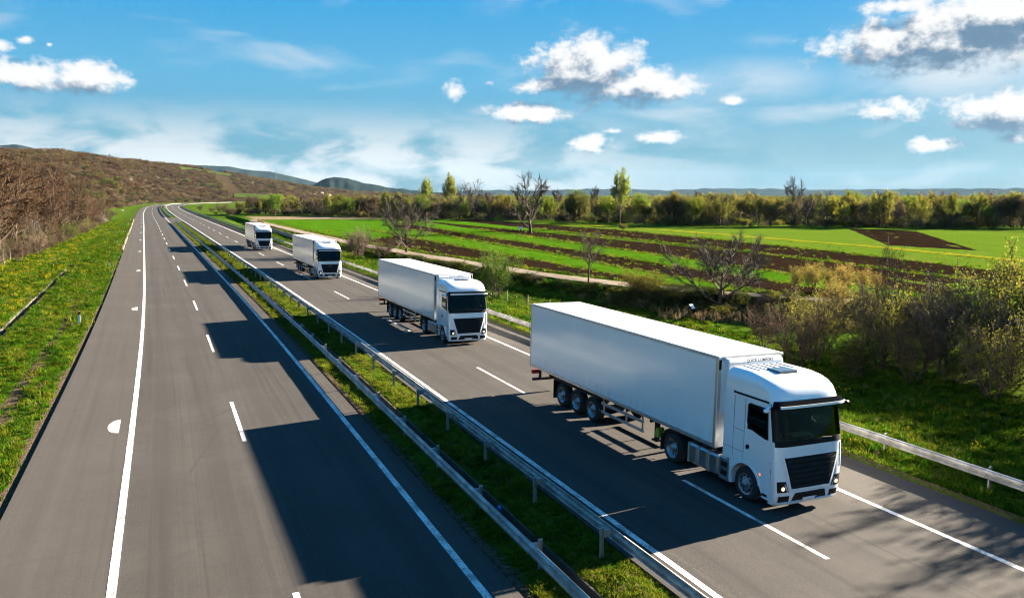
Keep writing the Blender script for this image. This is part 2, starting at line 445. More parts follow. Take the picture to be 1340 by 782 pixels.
def make_asphalt():
    m = bpy.data.materials.new('asphalt'); m.use_nodes = True
    n = NT(m.node_tree); b = n.n['Principled BSDF']
    uv = n.node('ShaderNodeUVMap'); geo = n.node('ShaderNodeNewGeometry'); P = geo.outputs['Position']
    sp = n.node('ShaderNodeSeparateXYZ'); n.put(sp.inputs[0], uv.outputs[0]); u = sp.outputs[0]
    grain = n.noise(P, 22.0, 5, .8); patch = n.noise(P, .22, 5, .6); mid = n.noise(P, 2.0, 5, .7)
    streak = n.noise(n.mapping(uv.outputs[0], (2.2, .035, 1)), 1.0, 5, .6)
    streak2 = n.noise(n.mapping(uv.outputs[0], (7.0, .02, 1), (4, 9, 0)), 1.0, 3, .6)
    c = n.mix(n.ramp(grain, .25, .75), (0.0274, 0.0253, 0.0235), (0.0777, 0.0722, 0.0657))
    c = n.mix(n.math('MULTIPLY', n.ramp(patch, .35, .7), .35), c, (0.0800, 0.0753, 0.0688))
    c = n.mix(n.math('MULTIPLY', n.ramp(streak, .48, .70), .55), c, (0.0320, 0.0307, 0.0305))
    c = n.mix(n.math('MULTIPLY', n.ramp(streak2, .48, .68), .20), c, (0.0898, 0.0845, 0.0774))
    c = n.mix(n.math('MULTIPLY', n.ramp(mid, .48, .72), .42), c, (0.0396, 0.0368, 0.0344))
    # wheel paths worn slightly lighter and smoother, shoulder paler
    wp = None
    for off in (-.5, 1.4 - .1, 3.4, 5.3, 12.1, 13.9, 16.0, 17.9):
        k = n.ramp(n.math('ABSOLUTE', n.math('SUBTRACT', u, off)), .55, .1)
        wp = k if wp is None else n.math('MAXIMUM', wp, k)
    c = n.mix(n.math('MULTIPLY', wp, .38), c, (0.0427, 0.0407, 0.0391))
    sh = n.math('MAXIMUM', n.ramp(u, -1.5, -1.75), n.ramp(u, 19.3, 19.6))
    c = n.mix(n.math('MULTIPLY', sh, .30), c, (0.0853, 0.0760, 0.0665))
    # old transverse cracks
    cr = n.node('ShaderNodeTexVoronoi'); cr.feature = 'DISTANCE_TO_EDGE'
    n.put(cr.inputs['Vector'], n.mapping(uv.outputs[0], (.05, .11, 1), (3.3, 1.7, 0))); cr.inputs['Scale'].default_value = 1.0
    crk = n.math('MULTIPLY', n.ramp(cr.outputs['Distance'], .0045, .0015), n.ramp(patch, .45, .6))
    c = n.mix(n.math('MULTIPLY', crk, .2), c, (0.0152, 0.0154, 0.0156))
    n.put(b.inputs['Base Color'], c)
    n.put(b.inputs['Roughness'], n.ramp(grain, .3, .7, .82, .95)); b.inputs['Specular IOR Level'].default_value = .08
    bp = n.node('ShaderNodeBump'); bp.inputs['Strength'].default_value = .55; bp.inputs['Distance'].default_value = .012
    n.put(bp.inputs['Height'], grain); n.put(b.inputs['Normal'], bp.outputs[0])
    MATS['asphalt'] = m
make_asphalt()
def make_paint():
    m = bpy.data.materials.new('road_paint'); m.use_nodes = True
    n = NT(m.node_tree); b = n.n['Principled BSDF']
    geo = n.node('ShaderNodeNewGeometry'); P = geo.outputs['Position']
    g = n.noise(P, 18.0, 5, .75); w = n.noise(P, 1.3, 4, .6)
    f = n.ramp(n.math('MULTIPLY_ADD', g, .6, n.math('MULTIPLY', w, .4)), .42, .55)
    n.put(b.inputs['Base Color'], n.mix(f, (.20, .19, .18), (.72, .71, .68)))
    b.inputs['Roughness'].default_value = .65
    MATS['road_paint'] = m
make_paint()
mat('concrete', (.36, .34, .30), .85, var=.3, vscale=1.5, bump=.4, bscale=12)
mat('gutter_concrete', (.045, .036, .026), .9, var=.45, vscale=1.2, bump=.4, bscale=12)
mat('kerb_concrete', (.22, .185, .145), .85, var=.25, vscale=.8, bump=.3, bscale=12)
mat('gutter_bed_dark', (.035, .028, .02), .9, var=.4, vscale=3, bump=.6, bscale=10)
mat('galvanised', (.36, .355, .34), .50, metal=.6, var=.40, vscale=1.7, bump=.1, bscale=18)
mat('post_steel', (.34, .335, .32), .55, metal=.5, var=.25, vscale=3.0)

# ------------------------------------------------------------------ ground sheet
def geo_out(a, b, k): return list(np.geomspace(a, b, k))
U_COLS = sorted([-x for x in geo_out(56, 13000, 18)] + [-48, -42, -37, -33, -29, -26, -23.5, -21, -19, -17.5, -16, -14.8, -13.6, -12.5, -11.6, -10.95, -10.62, -10.6, -10.0, -9.98, -9.4, -8.8, -8.2, -7.6, -7.1, -6.75, -6.4, -6.0, -5.6, -5.2, -4.9, -4.6, -4.44]
    + [6.89, 7.05, 7.3, 7.6, 8.0, 8.28, 8.3, 8.7, 8.72, 9.0, 9.4, 9.9, 10.3, 10.46] + [21.84, 22.0, 22.3, 22.7, 23.2, 23.8, 24.5] + list(np.arange(25.3, 64, .9)) + geo_out(66, 13000, 32))
Y_ROWS = np.array(list(np.arange(-60, 0, 6)) + list(np.arange(0, 150, 1.5)) + list(np.arange(150, 420, 5)) + list(np.arange(420, 1100, 17)) + geo_out(1110, 14000, 24))
def build_ground():
    u = np.array(U_COLS); UU, YY = np.meshgrid(u, Y_ROWS)
    w = np.clip((700 - np.abs(UU)) / 580, 0, 1)
    XX = UU + bend(YY) * w
    ZZ = terrain(XX, YY)
    cl = (UU > -10.61) & (UU < -9.99) & (YY > 38) & (YY < 127); ZZ = np.where(cl, ZZ - .55, ZZ)
    cm = (UU > 8.29) & (UU < 8.71) & (YY < 285); ZZ = np.where(cm, ZZ - .30, ZZ)
    nr, nc = UU.shape
    I = np.arange(nr * nc).reshape(nr, nc)
    Fq = np.stack([I[:-1, :-1], I[:-1, 1:], I[1:, 1:], I[1:, :-1]], -1).reshape(-1, 4)
    me = npmesh('ground', np.stack([XX, YY, ZZ], -1).reshape(-1, 3), Fq, 'ground_grass', True)
    s = XX - track_x(YY)
    dirt = np.zeros_like(UU)
    dirt = np.maximum(dirt, np.clip(1.15 - (L_EDGE0 - UU) / .75, 0, 1) * (UU <= L_EDGE0))
    dirt = np.maximum(dirt, np.where((np.abs(UU + 6.6) < .4) & (YY < 78), .9, 0))
    dirt = np.maximum(dirt, np.clip(1.1 - (UU - L_EDGE1) / .7, 0, 1) * (UU >= L_EDGE1) * (UU < 9))
    dirt = np.maximum(dirt, np.where((UU > 21.9) & (UU < 22.35), .6, 0))
    dirt = np.maximum(dirt, np.where((s > -6) & (s < -1.5) & (UU > 23) & (YY < 66), .7, 0))
    dirt = np.maximum(dirt, np.where((UU < -19.5), .42, 0))
    dirt = np.maximum(dirt, np.where((np.hypot(XX, YY) > 420) & (np.abs(UU) > 40), .25, 0))
    a = me.attributes.new('dirt', 'FLOAT', 'POINT'); a.data.foreach_set('value', dirt.ravel().astype(np.float32))
    tag(link('ground', me), kind='structure')
build_ground()

def strip_mesh(name, us, ys, zf, mats, skirt=0.0, thick=None):
    """a sheet following the road: columns us (offsets), rows ys, z = zf(u); UV = (u, Y)"""
    us = list(us); cols = us[:]; zs = [zf(x) for x in us]
    if skirt: cols = [us[0]] + cols + [us[-1]]; zs = [zs[0] - skirt] + zs + [zs[-1] - skirt]
    ys = np.asarray(ys, float); c = bend(ys)
    X = np.array(cols)[None, :] + c[:, None]; Y = np.repeat(ys[:, None], len(cols), 1); Z = np.repeat(np.array(zs)[None, :], len(ys), 0)
    nr, nc = X.shape; I = np.arange(nr * nc).reshape(nr, nc)
    Fq = np.stack([I[:-1, :-1], I[:-1, 1:], I[1:, 1:], I[1:, :-1]], -1).reshape(-1, 4)
    me = npmesh(name, np.stack([X, Y, Z], -1).reshape(-1, 3), Fq, mats)
    uvl = me.uv_layers.new(name='UVMap')
    UV = np.stack([np.repeat(np.array(cols)[None, :], nr, 0), Y], -1).reshape(-1, 2)[Fq.ravel()]
    uvl.data.foreach_set('uv', UV.astype(np.float32).ravel())
    return me
RY = np.concatenate([np.arange(-30, 300, 6.), np.arange(300, 1092, 9.)])
road_l = tag(link('road_left', strip_mesh('road_left', [L_EDGE0, -3, -1.5, .4, 2.35, 4.3, 6.3, L_EDGE1], RY, lambda u: 0.0, 'asphalt', .30)), kind='structure')
road_r = tag(link('road_right', strip_mesh('road_right', [R_EDGE0, 11.1, 13, 15, 17, 19.1, 20.5, R_EDGE1], RY, right_z, 'asphalt', .34)), kind='structure')
LY = RY[RY > -25]
for (par, u, w, zf) in ((road_l, -1.517, .21, lambda x: 0.), (road_l, 6.306, .19, lambda x: 0.), (road_r, 11.1, .19, right_z), (road_r, 19.1, .19, right_z)):
    link('edge_line', strip_mesh('edge_line', [u - w / 2, u + w / 2], LY, lambda x, zf=zf: zf(x) + .005, 'road_paint'), par)
dash_me = MB().add([(-.075, -3.1, 0), (.075, -3.1, 0), (.075, 3.1, 0), (-.075, 3.1, 0)], [(0, 1, 2, 3)]).mesh('lane_dash', 'road_paint')
def slope_at(Y): return float(bend(Y + 2) - bend(Y - 2)) / 4
for par, u, y0, tilt, zz in ((road_l, 2.348, 14.9, 0, .0), (road_r, 14.97, 17.85, .02, right_z(14.97))):
    for k in range(-1, 57):
        Y = y0 + 18.62 * k
        o = link('lane_dash', dash_me, par, (u + float(bend(Y)), Y, zz + .005)); o.rotation_euler = (0, tilt, -math.atan(slope_at(Y)))
hm = MB(); pts = [(.05, -1.0, 0)] + [(.05 - .44 * cos(t), 1.0 * sin(t), 0) for t in np.linspace(-pi / 2, pi / 2, 13)][1:-1] + [(.05, 1.0, 0)]
hm.add(pts, [tuple(range(len(pts) - 1, -1, -1))]); hm_me = hm.mesh('distance_mark', 'road_paint')
for k in range(12):
    Y = 34.4 + 35.95 * k
    o = link('distance_mark', hm_me, road_l, (-2.02 + float(bend(Y)), Y, .005)); o.rotation_euler = (0, 0, -math.atan(slope_at(Y)))

# drainage channels: a U-shaped concrete gutter each
def channel(name, label, u0, u1, ya, yb, depth, lip, wall=.04):
    ys = np.arange(ya, yb + .1, 3.0); c = bend(ys); zt = terrain(np.full(len(ys), u0) + c, ys) + lip
    prof = [(u0 - wall, -.12), (u0 - wall, 0), (u0 + .01, 0), (u0 + .05, -depth), (u1 - .05, -depth), (u1 - .01, 0), (u1 + wall, 0), (u1 + wall, -.12)]
    mb = MB()
    rows = [[(pu + c[i], ys[i], zt[i] + pz) for pu, pz in prof] for i in range(len(ys))]
    t = thing(name, label, 'drain', (float(c[0] + u0), float(ys[0]), float(zt[0])))
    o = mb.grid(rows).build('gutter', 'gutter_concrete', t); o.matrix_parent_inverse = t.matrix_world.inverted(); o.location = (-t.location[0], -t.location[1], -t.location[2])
    gutter_bed = MB().grid([[(u0 + .06 + c[i], ys[i], zt[i] - depth + .03), (u1 - .06 + c[i], ys[i], zt[i] - depth + .03)] for i in range(len(ys))])  # dark strip laid along the channel floor
    o = gutter_bed.build('gutter_bed', 'gutter_bed_dark', t); o.location = (-t.location[0], -t.location[1], -t.location[2])
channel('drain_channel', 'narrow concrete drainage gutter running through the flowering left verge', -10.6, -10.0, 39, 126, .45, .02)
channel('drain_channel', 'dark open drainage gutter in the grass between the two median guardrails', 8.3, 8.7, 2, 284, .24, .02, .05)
# concrete kerb along the far left shoulder, laid in lengths
kb = thing('kerb', 'pale concrete kerb along the outer edge of the far left shoulder', 'kerb', (float(bend(150)) - 5.0, 150, -.05))
k_me = MB().box(-.16, .16, -2.96, 2.96, -.25, .12, bev=.02).mesh('kerb_stone', 'kerb_concrete')
for k in range(31):
    Y = 150 + 6 * k; o = link('kerb_stone', k_me, kb, (float(bend(Y)) - 4.79 - kb.location[0], Y - 150, .05)); o.rotation_euler = (0, 0, -math.atan(slope_at(Y)))

# ------------------------------------------------------------------ guardrails
BEAM = [(0, .435), (.012, .455), (.078, .475), (.083, .535), (.02, .575), (.0, .595), (.02, .615), (.083, .655), (.078, .715), (.012, .735), (0, .755)]
def beam_mesh(side, length):
    th = .006
    f = [(side * x, z) for x, z in BEAM]; b = [(side * (x - th), z) for x, z in BEAM]
    rows = []
    for y in (-length / 2, length / 2): rows.append([(x, y, z) for x, z in f] + [(x, y, z) for x, z in b[::-1]])
    m = MB().grid(rows, closed=True, flip=(side < 0)); return m
def post_mesh(side):
    m = MB()
    m.box(-.05, .05, -.005, .0, -.75, .76); m.box(-.05, -.042, -.055, .0, -.75, .76); m.box(.042, .05, -.055, .0, -.75, .76)
    m.box(-.05, .05, -.055, .0, .755, .765)
    x0, x1 = sorted((side * .05, side * .27)); m.box(x0, x1, -.045, .005, .50, .70, bev=.008)
    return m
def bolt_mesh(side):
    return MB().lathe([(0, .0), (0, .02), (side * .014, .018), (side * .018, .0)], (side * .345, -.02, 0), 8)
def guardrail(label, u_post, side, y0, y1, y_far, zf, flare=None):
    """side: +1 beam stands towards +X of its posts"""
    up = (lambda Y: u_post + (flare(Y) if flare else 0))
    rt = thing('guardrail', label, 'guardrail', (float(bend(y0)) + up(y0), y0, zf(up(y0))))
    L = rt.location.copy()
    pm = post_mesh(side).mesh('post', 'post_steel'); bm_ = beam_mesh(side, 4.16).mesh('rail_beam', 'galvanised', False); bo = bolt_mesh(side).mesh('bolt', 'post_steel')
    k = 0; Y = y0
    while Y <= y1:
        X = float(bend(Y)) + up(Y); dX = (float(bend(Y + 2)) + up(Y + 2) - float(bend(Y - 2)) - up(Y - 2)) / 4
        jx = random.Random(k + int(u_post * 10)).uniform(-.015, .015); jz = random.Random(k * 7 + int(u_post * 10)).uniform(-.02, .015)
        p = link('post', pm, rt, (X - L[0], Y - L[1], zf(up(Y)) - L[2] + jz)); p.rotation_euler = (0, 0, -math.atan(dX))
        Yb = Y + 2; Xb = float(bend(Yb)) + up(Yb) + side * .265; dXb = (float(bend(Yb + 2)) + up(Yb + 2) - float(bend(Yb - 2)) - up(Yb - 2)) / 4
        o = link('rail_beam', bm_, rt, (Xb - L[0], Yb - L[1] , zf(up(Yb)) - L[2] + (.004 if k % 2 else 0))); o.rotation_euler = (0, 0, -math.atan(dXb) + jx * .1)
        o.location.x += side * (.004 if k % 2 else 0)
        if Y < 34:
            for z in (.535, .655): link('bolt', bo, p, (0, 0, z))
        k += 1; Y += 4
    ys = np.arange(Y, y_far + .1, 4.0)
    if len(ys) > 1:
        rows = []; th = .006; pj = MB()
        prof = [(side * x, z) for x, z in BEAM] + [(side * (x - th), z) for x, z in BEAM[::-1]]
        for yy in ys:
            X = float(bend(yy)) + up(yy); rows.append([(X + side * .265 + x - L[0], yy - L[1], zf(up(yy)) + z - L[2]) for x, z in prof])
            x0, x1 = sorted((0, side * .2)); pj.box(X - L[0] - .05, X - L[0] + .05, yy - L[1] - .05, yy - L[1], zf(up(yy)) - .7 - L[2], zf(up(yy)) + .76 - L[2]); pj.box(X - L[0] + (x0 + .05 if side > 0 else x0 - .05), X - L[0] + (x1 + .05 if side > 0 else x1 - .05), yy - L[1] - .04, yy - L[1], zf(up(yy)) + .5 - L[2], zf(up(yy)) + .7 - L[2])
        MB().grid(rows, closed=True, flip=(side < 0)).build('rail_beam', 'galvanised', rt)
        tag(pj.build('distant_posts', 'post_steel', rt), kind='stuff')
    return rt
zl = lambda u: -.04
guardrail('galvanised median guardrail nearer the empty left carriageway, its beam facing left', 8.02, -1, 5, 137, 285, zl)
guardrail('galvanised median guardrail nearer the trucks, its posts seen from behind', 9.72, 1, 5, 137, 285, zl)
guardrail('short far stretch of left median guardrail beyond the paved median gap', 8.02, -1, 352, 300, 860, zl)
guardrail('short far stretch of right median guardrail beyond the paved median gap', 9.72, 1, 352, 300, 860, zl)
def flare(Y): return float(np.interp(Y, [0, 22, 50, 400], [1.25, 1.0, 0.0, 0.0]))
guardrail('galvanised guardrail along the right shoulder beside the grass bank', 22.55, -1, 4.85, 137, 1000, lambda u: -.27, flare)
tag(link('median_crossing', strip_mesh('median_crossing', [L_EDGE1 - .05, 8.6, R_EDGE0 + .05], np.arange(290, 349, 6.), lambda u: .004, 'asphalt')), kind='structure')

# ------------------------------------------------------------------ truck
mat('truck_white', (.84, .86, .88), .16, coat=1.0, spec=.8, var=.02, vscale=.7)
mat('trailer_white', (.88, .89, .91), .30, coat=1.0, spec=1.0, var=.025, vscale=.6)
mat('trailer_roof', (.40, .41, .43), .6, spec=.2, var=.16, vscale=.9)
mat('aluminium', (.55, .55, .54), .38, metal=.75, var=.12, vscale=3)
mat('black_plastic', (.008, .009, .010), .6, spec=.18, var=.3, vscale=6)
mat('grille_black', (.006, .007, .008), .6, spec=.18)
mat('visor_dark', (.006, .007, .009), .95, spec=.0)
mat('chassis_black', (.015, .015, .016), .65, var=.4, vscale=2)
mat('tyre_rubber', (.016, .016, .017), .85, var=.35, vscale=4, bump=.2, bscale=25)
mat('rim_steel', (.26, .28, .30), .4, metal=.8, var=.2, vscale=6)
mat('tank_silver', (.52, .54, .56), .28, metal=.9, var=.12, vscale=3)
mat('roof_groove', (.06, .11, .17), .5)
mat('seam_dark', (.20, .23, .26), .6)
mat('lens_clear', (.60, .62, .65), .08, metal=.3, coat=1.0)
mat('lamp_lit', (1, .9, .7), .2, emit=(1.0, .70, .36), estr=.16)
mat('amber_lens', (.8, .18, .02), .2, emit=(1.0, .25, .03), estr=.15)
mat('red_lens', (.5, .02, .02), .2)
mat('plate_white', (.75, .75, .75), .4)
mat('plate_blue', (.02, .06, .35), .4)
mat('seat_cloth', (.010, .011, .012), .9, var=.2, vscale=8)
mat('dash_grey', (.02, .023, .025), .7)
mat('text_black', (.02, .02, .02), .5)
mat('chrome', (.75, .76, .78), .12, metal=1.0)
mat('chock_yellow', (.30, .34, .03), .6, var=.3, vscale=9)
mat('hatch_dark', (.06, .07, .09), .12, coat=.8)
def make_glass():
    m = bpy.data.materials.new('cab_glass'); m.use_nodes = True
    n = NT(m.node_tree); n.n.clear()
    tr = n.node('ShaderNodeBsdfTransparent'); tr.inputs[0].default_value = (.26, .36, .34, 1)
    gl = n.node('ShaderNodeBsdfGlossy'); gl.inputs['Roughness'].default_value = .02; gl.inputs['Color'].default_value = (.9, .95, 1, 1)
    fr = n.node('ShaderNodeFresnel'); fr.inputs[0].default_value = 1.28
    mx = n.node('ShaderNodeMixShader'); n.l.new(fr.outputs[0], mx.inputs[0]); n.l.new(tr.outputs[0], mx.inputs[1]); n.l.new(gl.outputs[0], mx.inputs[2])
    o = n.node('ShaderNodeOutputMaterial'); n.l.new(mx.outputs[0], o.inputs[0])
    MATS['cab_glass'] = m
make_glass()
def add_grime(name, z0, z1, amt):
    m = MATS[name]; n = NT(m.node_tree); b = n.n['Principled BSDF']; old = b.inputs['Base Color'].links[0].from_socket
    t = n.node('ShaderNodeTexCoord'); sp = n.node('ShaderNodeSeparateXYZ'); n.put(sp.inputs[0], t.outputs['Object'])
    oi = n.node('ShaderNodeObjectInfo')
    v = n.vmath('ADD', n.mapping(t.outputs['Object'], (1, 2.2, .5)), n.xyz(n.math('MULTIPLY', oi.outputs['Random'], 31.0), 0.0, 0.0))
    f = n.math('MULTIPLY', n.ramp(sp.outputs[2], z1, z0), n.ramp(n.noise(v, 1.6, 6, .65), .35, .70))
    n.put(b.inputs['Base Color'], n.mix(n.math('MULTIPLY', f, amt), old, (.30, .275, .24)))
add_grime('trailer_white', 1.25, 2.2, .22); add_grime('truck_white', .3, 1.2, .25)

# cab surface: plan section is a superellipse front with straight sides
ZF = [.26, .4, .62, .85, 1.3, 1.65, 1.97, 2.12, 3.08, 3.2]
F0 = [.09, .03, 0, 0, .01, .03, .05, .07, .24, .25]
HWZ, HWV = [.26, .6, 1.2, 2.0, 3.2], [1.22, 1.245, 1.255, 1.255, 1.235]
AZ, AV = [.26, 1.3, 2.0, 3.2], [.30, .27, .27, .28]
def f0(z): return float(np.interp(z, ZF, F0))
def hw(z): return float(np.interp(z, HWZ, HWV))
def ad(z): return float(np.interp(z, AZ, AV))
NS = 4.6
def front_pt(th, z, off=0.0):
    """th in [-pi/2, pi/2]; point on the front skin pushed outward by off"""
    def P(t):
        return np.array([hw(z) * np.sign(sin(t)) * abs(sin(t)) ** (2 / NS), f0(z) + ad(z) * (1 - abs(cos(t)) ** (2 / NS)), z])
    p = P(th)
    if off:
        a, b = P(max(th - .04, -pi / 2)), P(min(th + .04, pi / 2)); t = b - a; nrm = np.array([t[1], -t[0], 0]); nrm /= np.linalg.norm(nrm) + 1e-9
        p = p + nrm * off
    return p
def front_x(x, z, off=0.0):
    w = hw(z); x = max(-w * .9999, min(w * .9999, x)); s = abs(x / w) ** (NS / 2); th = math.asin(min(1, s)) * (1 if x >= 0 else -1)
    return front_pt(th, z, off)
def front_panel(quad, nx=14, nz=8, off=.006, thick=0.0):
    """quad: x-left/right at bottom and top: (zb, xl, xr), (zt, xl, xr)"""
    (zb, bl, br), (zt, tl, tr) = quad; rows = []
    for i in range(nz + 1):
        t = i / nz; z = zb + (zt - zb) * t; xl = bl + (tl - bl) * t; xr = br + (tr - br) * t
        rows.append([front_x(xl + (xr - xl) * j / nx, z, off) for j in range(nx + 1)])
    return rows
def slab(mb, rows, inner, mi=0):
    """closed thin slab from an outer grid and an inner grid"""
    mb.grid(rows, mi); mb.grid(inner, mi, flip=True)
    top = [rows[-1], inner[-1]]; bot = [inner[0], rows[0]]
    mb.grid(top, mi); mb.grid(bot, mi)
    mb.grid([[r[0] for r in inner], [r[0] for r in rows]], mi, flip=True); mb.grid([[r[-1] for r in rows], [r[-1] for r in inner]], mi, flip=True)
    return mb
def side_rows(sgn, ys, zs, off): return [[(sgn * (hw(z) + off), y, z) for y in ys] for z in zs]
WY, WR = 1.37, .5          # front wheel
def arch_z(y, r=.64, lo=.34):
    d = abs(y - WY); return .5 + sqrt(r * r - d * d) if d < r - .01 and .5 + sqrt(r * r - d * d) > lo else lo

def make_truck():
    T = thing('truck', '', 'truck')
    def bld(mb, name, m, par=T, sm=False): return mb.build(name, m, par, sm)
    CAB_R = 2.42
    # ---- cab shell with openings for windscreen and door windows
    cab = MB()
    ths = np.radians(np.concatenate([np.linspace(-90, -60, 6), np.linspace(-52, 52, 15), np.linspace(60, 90, 6)]))
    zs = [.26, .33, .42, .62, .85, 1.05, 1.3, 1.5, 1.65, 1.97, 2.12, 2.36, 2.6, 2.97, 3.08, 3.2]
    def skipf(i, j): return 2.11 < zs[i] < 3.07 and abs(ths[j]) < R(79) and abs(ths[j + 1]) < R(79)
    cab.grid([[front_pt(t, z) for t in ths] for z in zs], skip=skipf)
    for sg in (-1, 1):
        def yc(z): return f0(z) + ad(z)
        ysb = [0, .53, 1.36, 1.5, 1.9, CAB_R]
        zu = [1.3, 1.65, 1.97, 2.10, 2.22, 2.97, 3.08, 3.2]
        rows = [[(sg * hw(z), (yc(z) if y == 0 else y), z) for y in ysb] for z in zu]
        cab.grid(rows, flip=(sg > 0), skip=lambda i, j: j == 1 and 2.2 < zu[i] < 2.9)
        # lower side with the wheel arch
        yl = sorted(set([.30, .45, .6] + list(WY + .625 * np.cos(np.linspace(0, pi, 17))) + [2.05, 2.1]))
        low = [[(sg * hw(max(.3, arch_z(y))), y, arch_z(y)) for y in yl], [(sg * hw(1.2), y, max(1.2, arch_z(y) + .02)) for y in yl], [(sg * hw(1.3), y, 1.3) for y in yl]]
        cab.grid(low, flip=(sg > 0))
        cab.grid([[(sg * hw(.9), 2.1, 1.08), (sg * hw(.9), CAB_R, 1.08)], [(sg * hw(1.3), 2.1, 1.3), (sg * hw(1.3), CAB_R, 1.3)]], flip=(sg > 0))
        # arch lining
        ar = [(y, arch_z(y)) for y in yl if abs(y - WY) < .626]
        cab.grid([[(sg * hw(1.), y, z) for y, z in ar], [(sg * .72, y, z) for y, z in ar]], flip=(sg < 0))
        # front step sill
        cab.grid([[(sg * hw(.34), y, .34) for y in (.30, .45, .73)], [(sg * .8, y, .34) for y in (.30, .45, .73)]])
    # back wall and floor
    cab.grid([[(-hw(z), CAB_R, z) for z in (1.08, 2, 3.2)], [(hw(z), CAB_R, z) for z in (1.08, 2, 3.2)]])
    cab.add([front_pt(t, .26) for t in ths], [tuple(range(len(ths)))])
    body = bld(cab, 'cab', 'truck_white')
    # ---- roof fairing
    rz = [3.2, 3.36, 3.54, 3.68, 3.78, 3.845, 3.88]; rf = [.25, .29, .38, .52, .74, 1.05, 1.5]; rw = [1.235, 1.235, 1.22, 1.19, 1.14, 1.06, .93]; ra = [.28, .34, .42, .5, .55, .55, .5]
    roof = MB(); tt = np.radians(np.linspace(-90, 90, 29)); rows = []
    for z, f, w, a in zip(rz, rf, rw, ra):
        ring = [(-w, CAB_R, z)] + [(w * np.sign(sin(t)) * abs(sin(t)) ** (2 / 4.0), f + a * (1 - abs(cos(t)) ** (2 / 4.0)), z) for t in tt] + [(w, CAB_R, z)]
        rows.append(ring)
    roof.grid(rows); n0 = (len(rows) - 1) * len(rows[0]); roof.f.append(tuple(range(n0, n0 + len(rows[0])))); roof.m.append(0)
    roof.add([r[0] for r in rows] + [r[-1] for r in rows[::-1]], [tuple(range(2 * len(rows)))])
    rfo = bld(roof, 'roof_fairing', 'truck_white', T, True)
    for k in range(6):
        x = -.66 + k * .264; w = .022
        bld(MB().box(x - w, x + w, 1.62, CAB_R - .04, 3.872, 3.892), 'roof_rib', 'roof_groove', rfo)
    bld(MB().box(-.36, .36, 1.12, 1.70, 3.80, 3.925, bev=.03), 'roof_hatch', 'hatch_dark', rfo)
    for x in (-.75, .75): bld(MB().lathe([(0, .05), (.06, .045), (.09, .0)], (x, .93, 3.70), 10, axis='z'), 'marker_lamp', 'amber_lens' if x < -5 else 'black_plastic', rfo)
    bld(MB().lathe([(0, .045), (.05, .035), (.07, 0)], (.3, .75, 3.66), 10, axis='z').tube([(.3, .75, 3.7), (.3, .95, 4.15)], .006, 5), 'antenna', 'black_plastic', rfo)
    # black band between cab and fairing
    for sg in (-1, 1):
        bld(MB().box(*sorted((sg * 1.236, sg * 1.248)), .52, 2.05, 3.165, 3.225), 'roof_band', 'black_plastic', rfo)
        bld(MB().box(*sorted((sg * 1.20, sg * 1.212)), 1.95, 1.965, 3.23, 3.54), 'fairing_seam', 'seam_dark', rfo)
    # ---- windscreen and its black surround
    tw = np.radians(np.linspace(-77, 77, 25)); zw = np.linspace(2.11, 3.09, 7)
    ws = bld(slab(MB(), [[front_pt(t, z, .004) for t in tw] for z in zw], [[front_pt(t, z, -.003) for t in tw] for z in zw]), 'windscreen', 'cab_glass', T, True)
    sur = MB()
    slab(sur, [[front_pt(t, z, .010) for t in tw] for z in (1.98, 2.05, 2.15)], [[front_pt(t, z, -.002) for t in tw] for z in (1.98, 2.05, 2.15)])
    for sg in (-1, 1):
        tp = np.radians(np.linspace(66, 88, 5)) * sg
        if sg < 0: tp = tp[::-1]
        slab(sur, [[front_pt(t, z, .009) for t in tp] for z in zw], [[front_pt(t, z, -.002) for t in tp] for z in zw])
    slab(sur, [[front_pt(t, z, .009) for t in tw] for z in (3.03, 3.12)], [[front_pt(t, z, -.002) for t in tw] for z in (3.03, 3.12)])
    bld(sur, 'surround', 'black_plastic', ws)
    for x0 in (-.75, .05): bld(MB().tube([front_x(x0, 2.10, .03), front_x(x0 + .35, 2.16, .025), front_x(x0 + .72, 2.13, .022)], .011, 5), 'wiper', 'black_plastic', ws)
    # ---- sun visor
    tv = np.radians(np.linspace(-72, 72, 21)); vis = MB()
    top = [[front_pt(t, 3.27, .015) for t in tv], [front_pt(t, 3.19, .17) + np.array([0, 0, -.02]) for t in tv], [front_pt(t, 3.12, .20) + np.array([0, 0, -.02]) for t in tv]]
    vis.grid(top, flip=True); vis.grid([[p - np.array([0, 0, .025]) for p in r] for r in top])
    vs = bld(vis, 'sun_visor', 'visor_dark', T)
    tv2 = np.radians(np.linspace(-52, 60, 17))
    bld(slab(MB(), [[front_pt(t, z, .206) + np.array([0, 0, -.02]) for t in tv2] for z in (3.115, 3.185)], [[front_pt(t, z, .18) + np.array([0, 0, -.02]) for t in tv2] for z in (3.115, 3.185)]), 'visor_trim', 'truck_white', vs)
    # ---- doors, windows, seams
    for sg in (-1, 1):
        fl = sg > 0
        zd = [1.16, 1.3, 1.65, 2.0, 2.22, 2.97, 3.05]; yd = [.36, .53, 1.36, 1.46]
        def drow(off):
            return [[(sg * (hw(z) + off), (max(y, f0(z) + ad(z) + .02) if y < .4 else y) if z > 1.2 else y, max(z, arch_z(y, .66) + .01) if z < 1.25 else z) for y in yd] for z in zd]
        door = MB(); door.grid(drow(.008), flip=fl, skip=lambda i, j: j == 1 and 2.2 < zd[i] < 2.9)
        dr = bld(door, 'door', 'truck_white', T)
        gl = MB(); pg = [(.46, 2.14), (.62, 2.14), (1.08, 2.24), (1.27, 2.32), (1.35, 2.42), (1.35, 2.93), (1.28, 2.99), (.60, 2.99), (.53, 2.9)]
        def X(z, o): return sg * (hw(z) + o)
        outer = [(X(z, .016), y, z) for y, z in pg]; innr = [(X(z, .010), y, z) for y, z in pg]; N = len(pg)
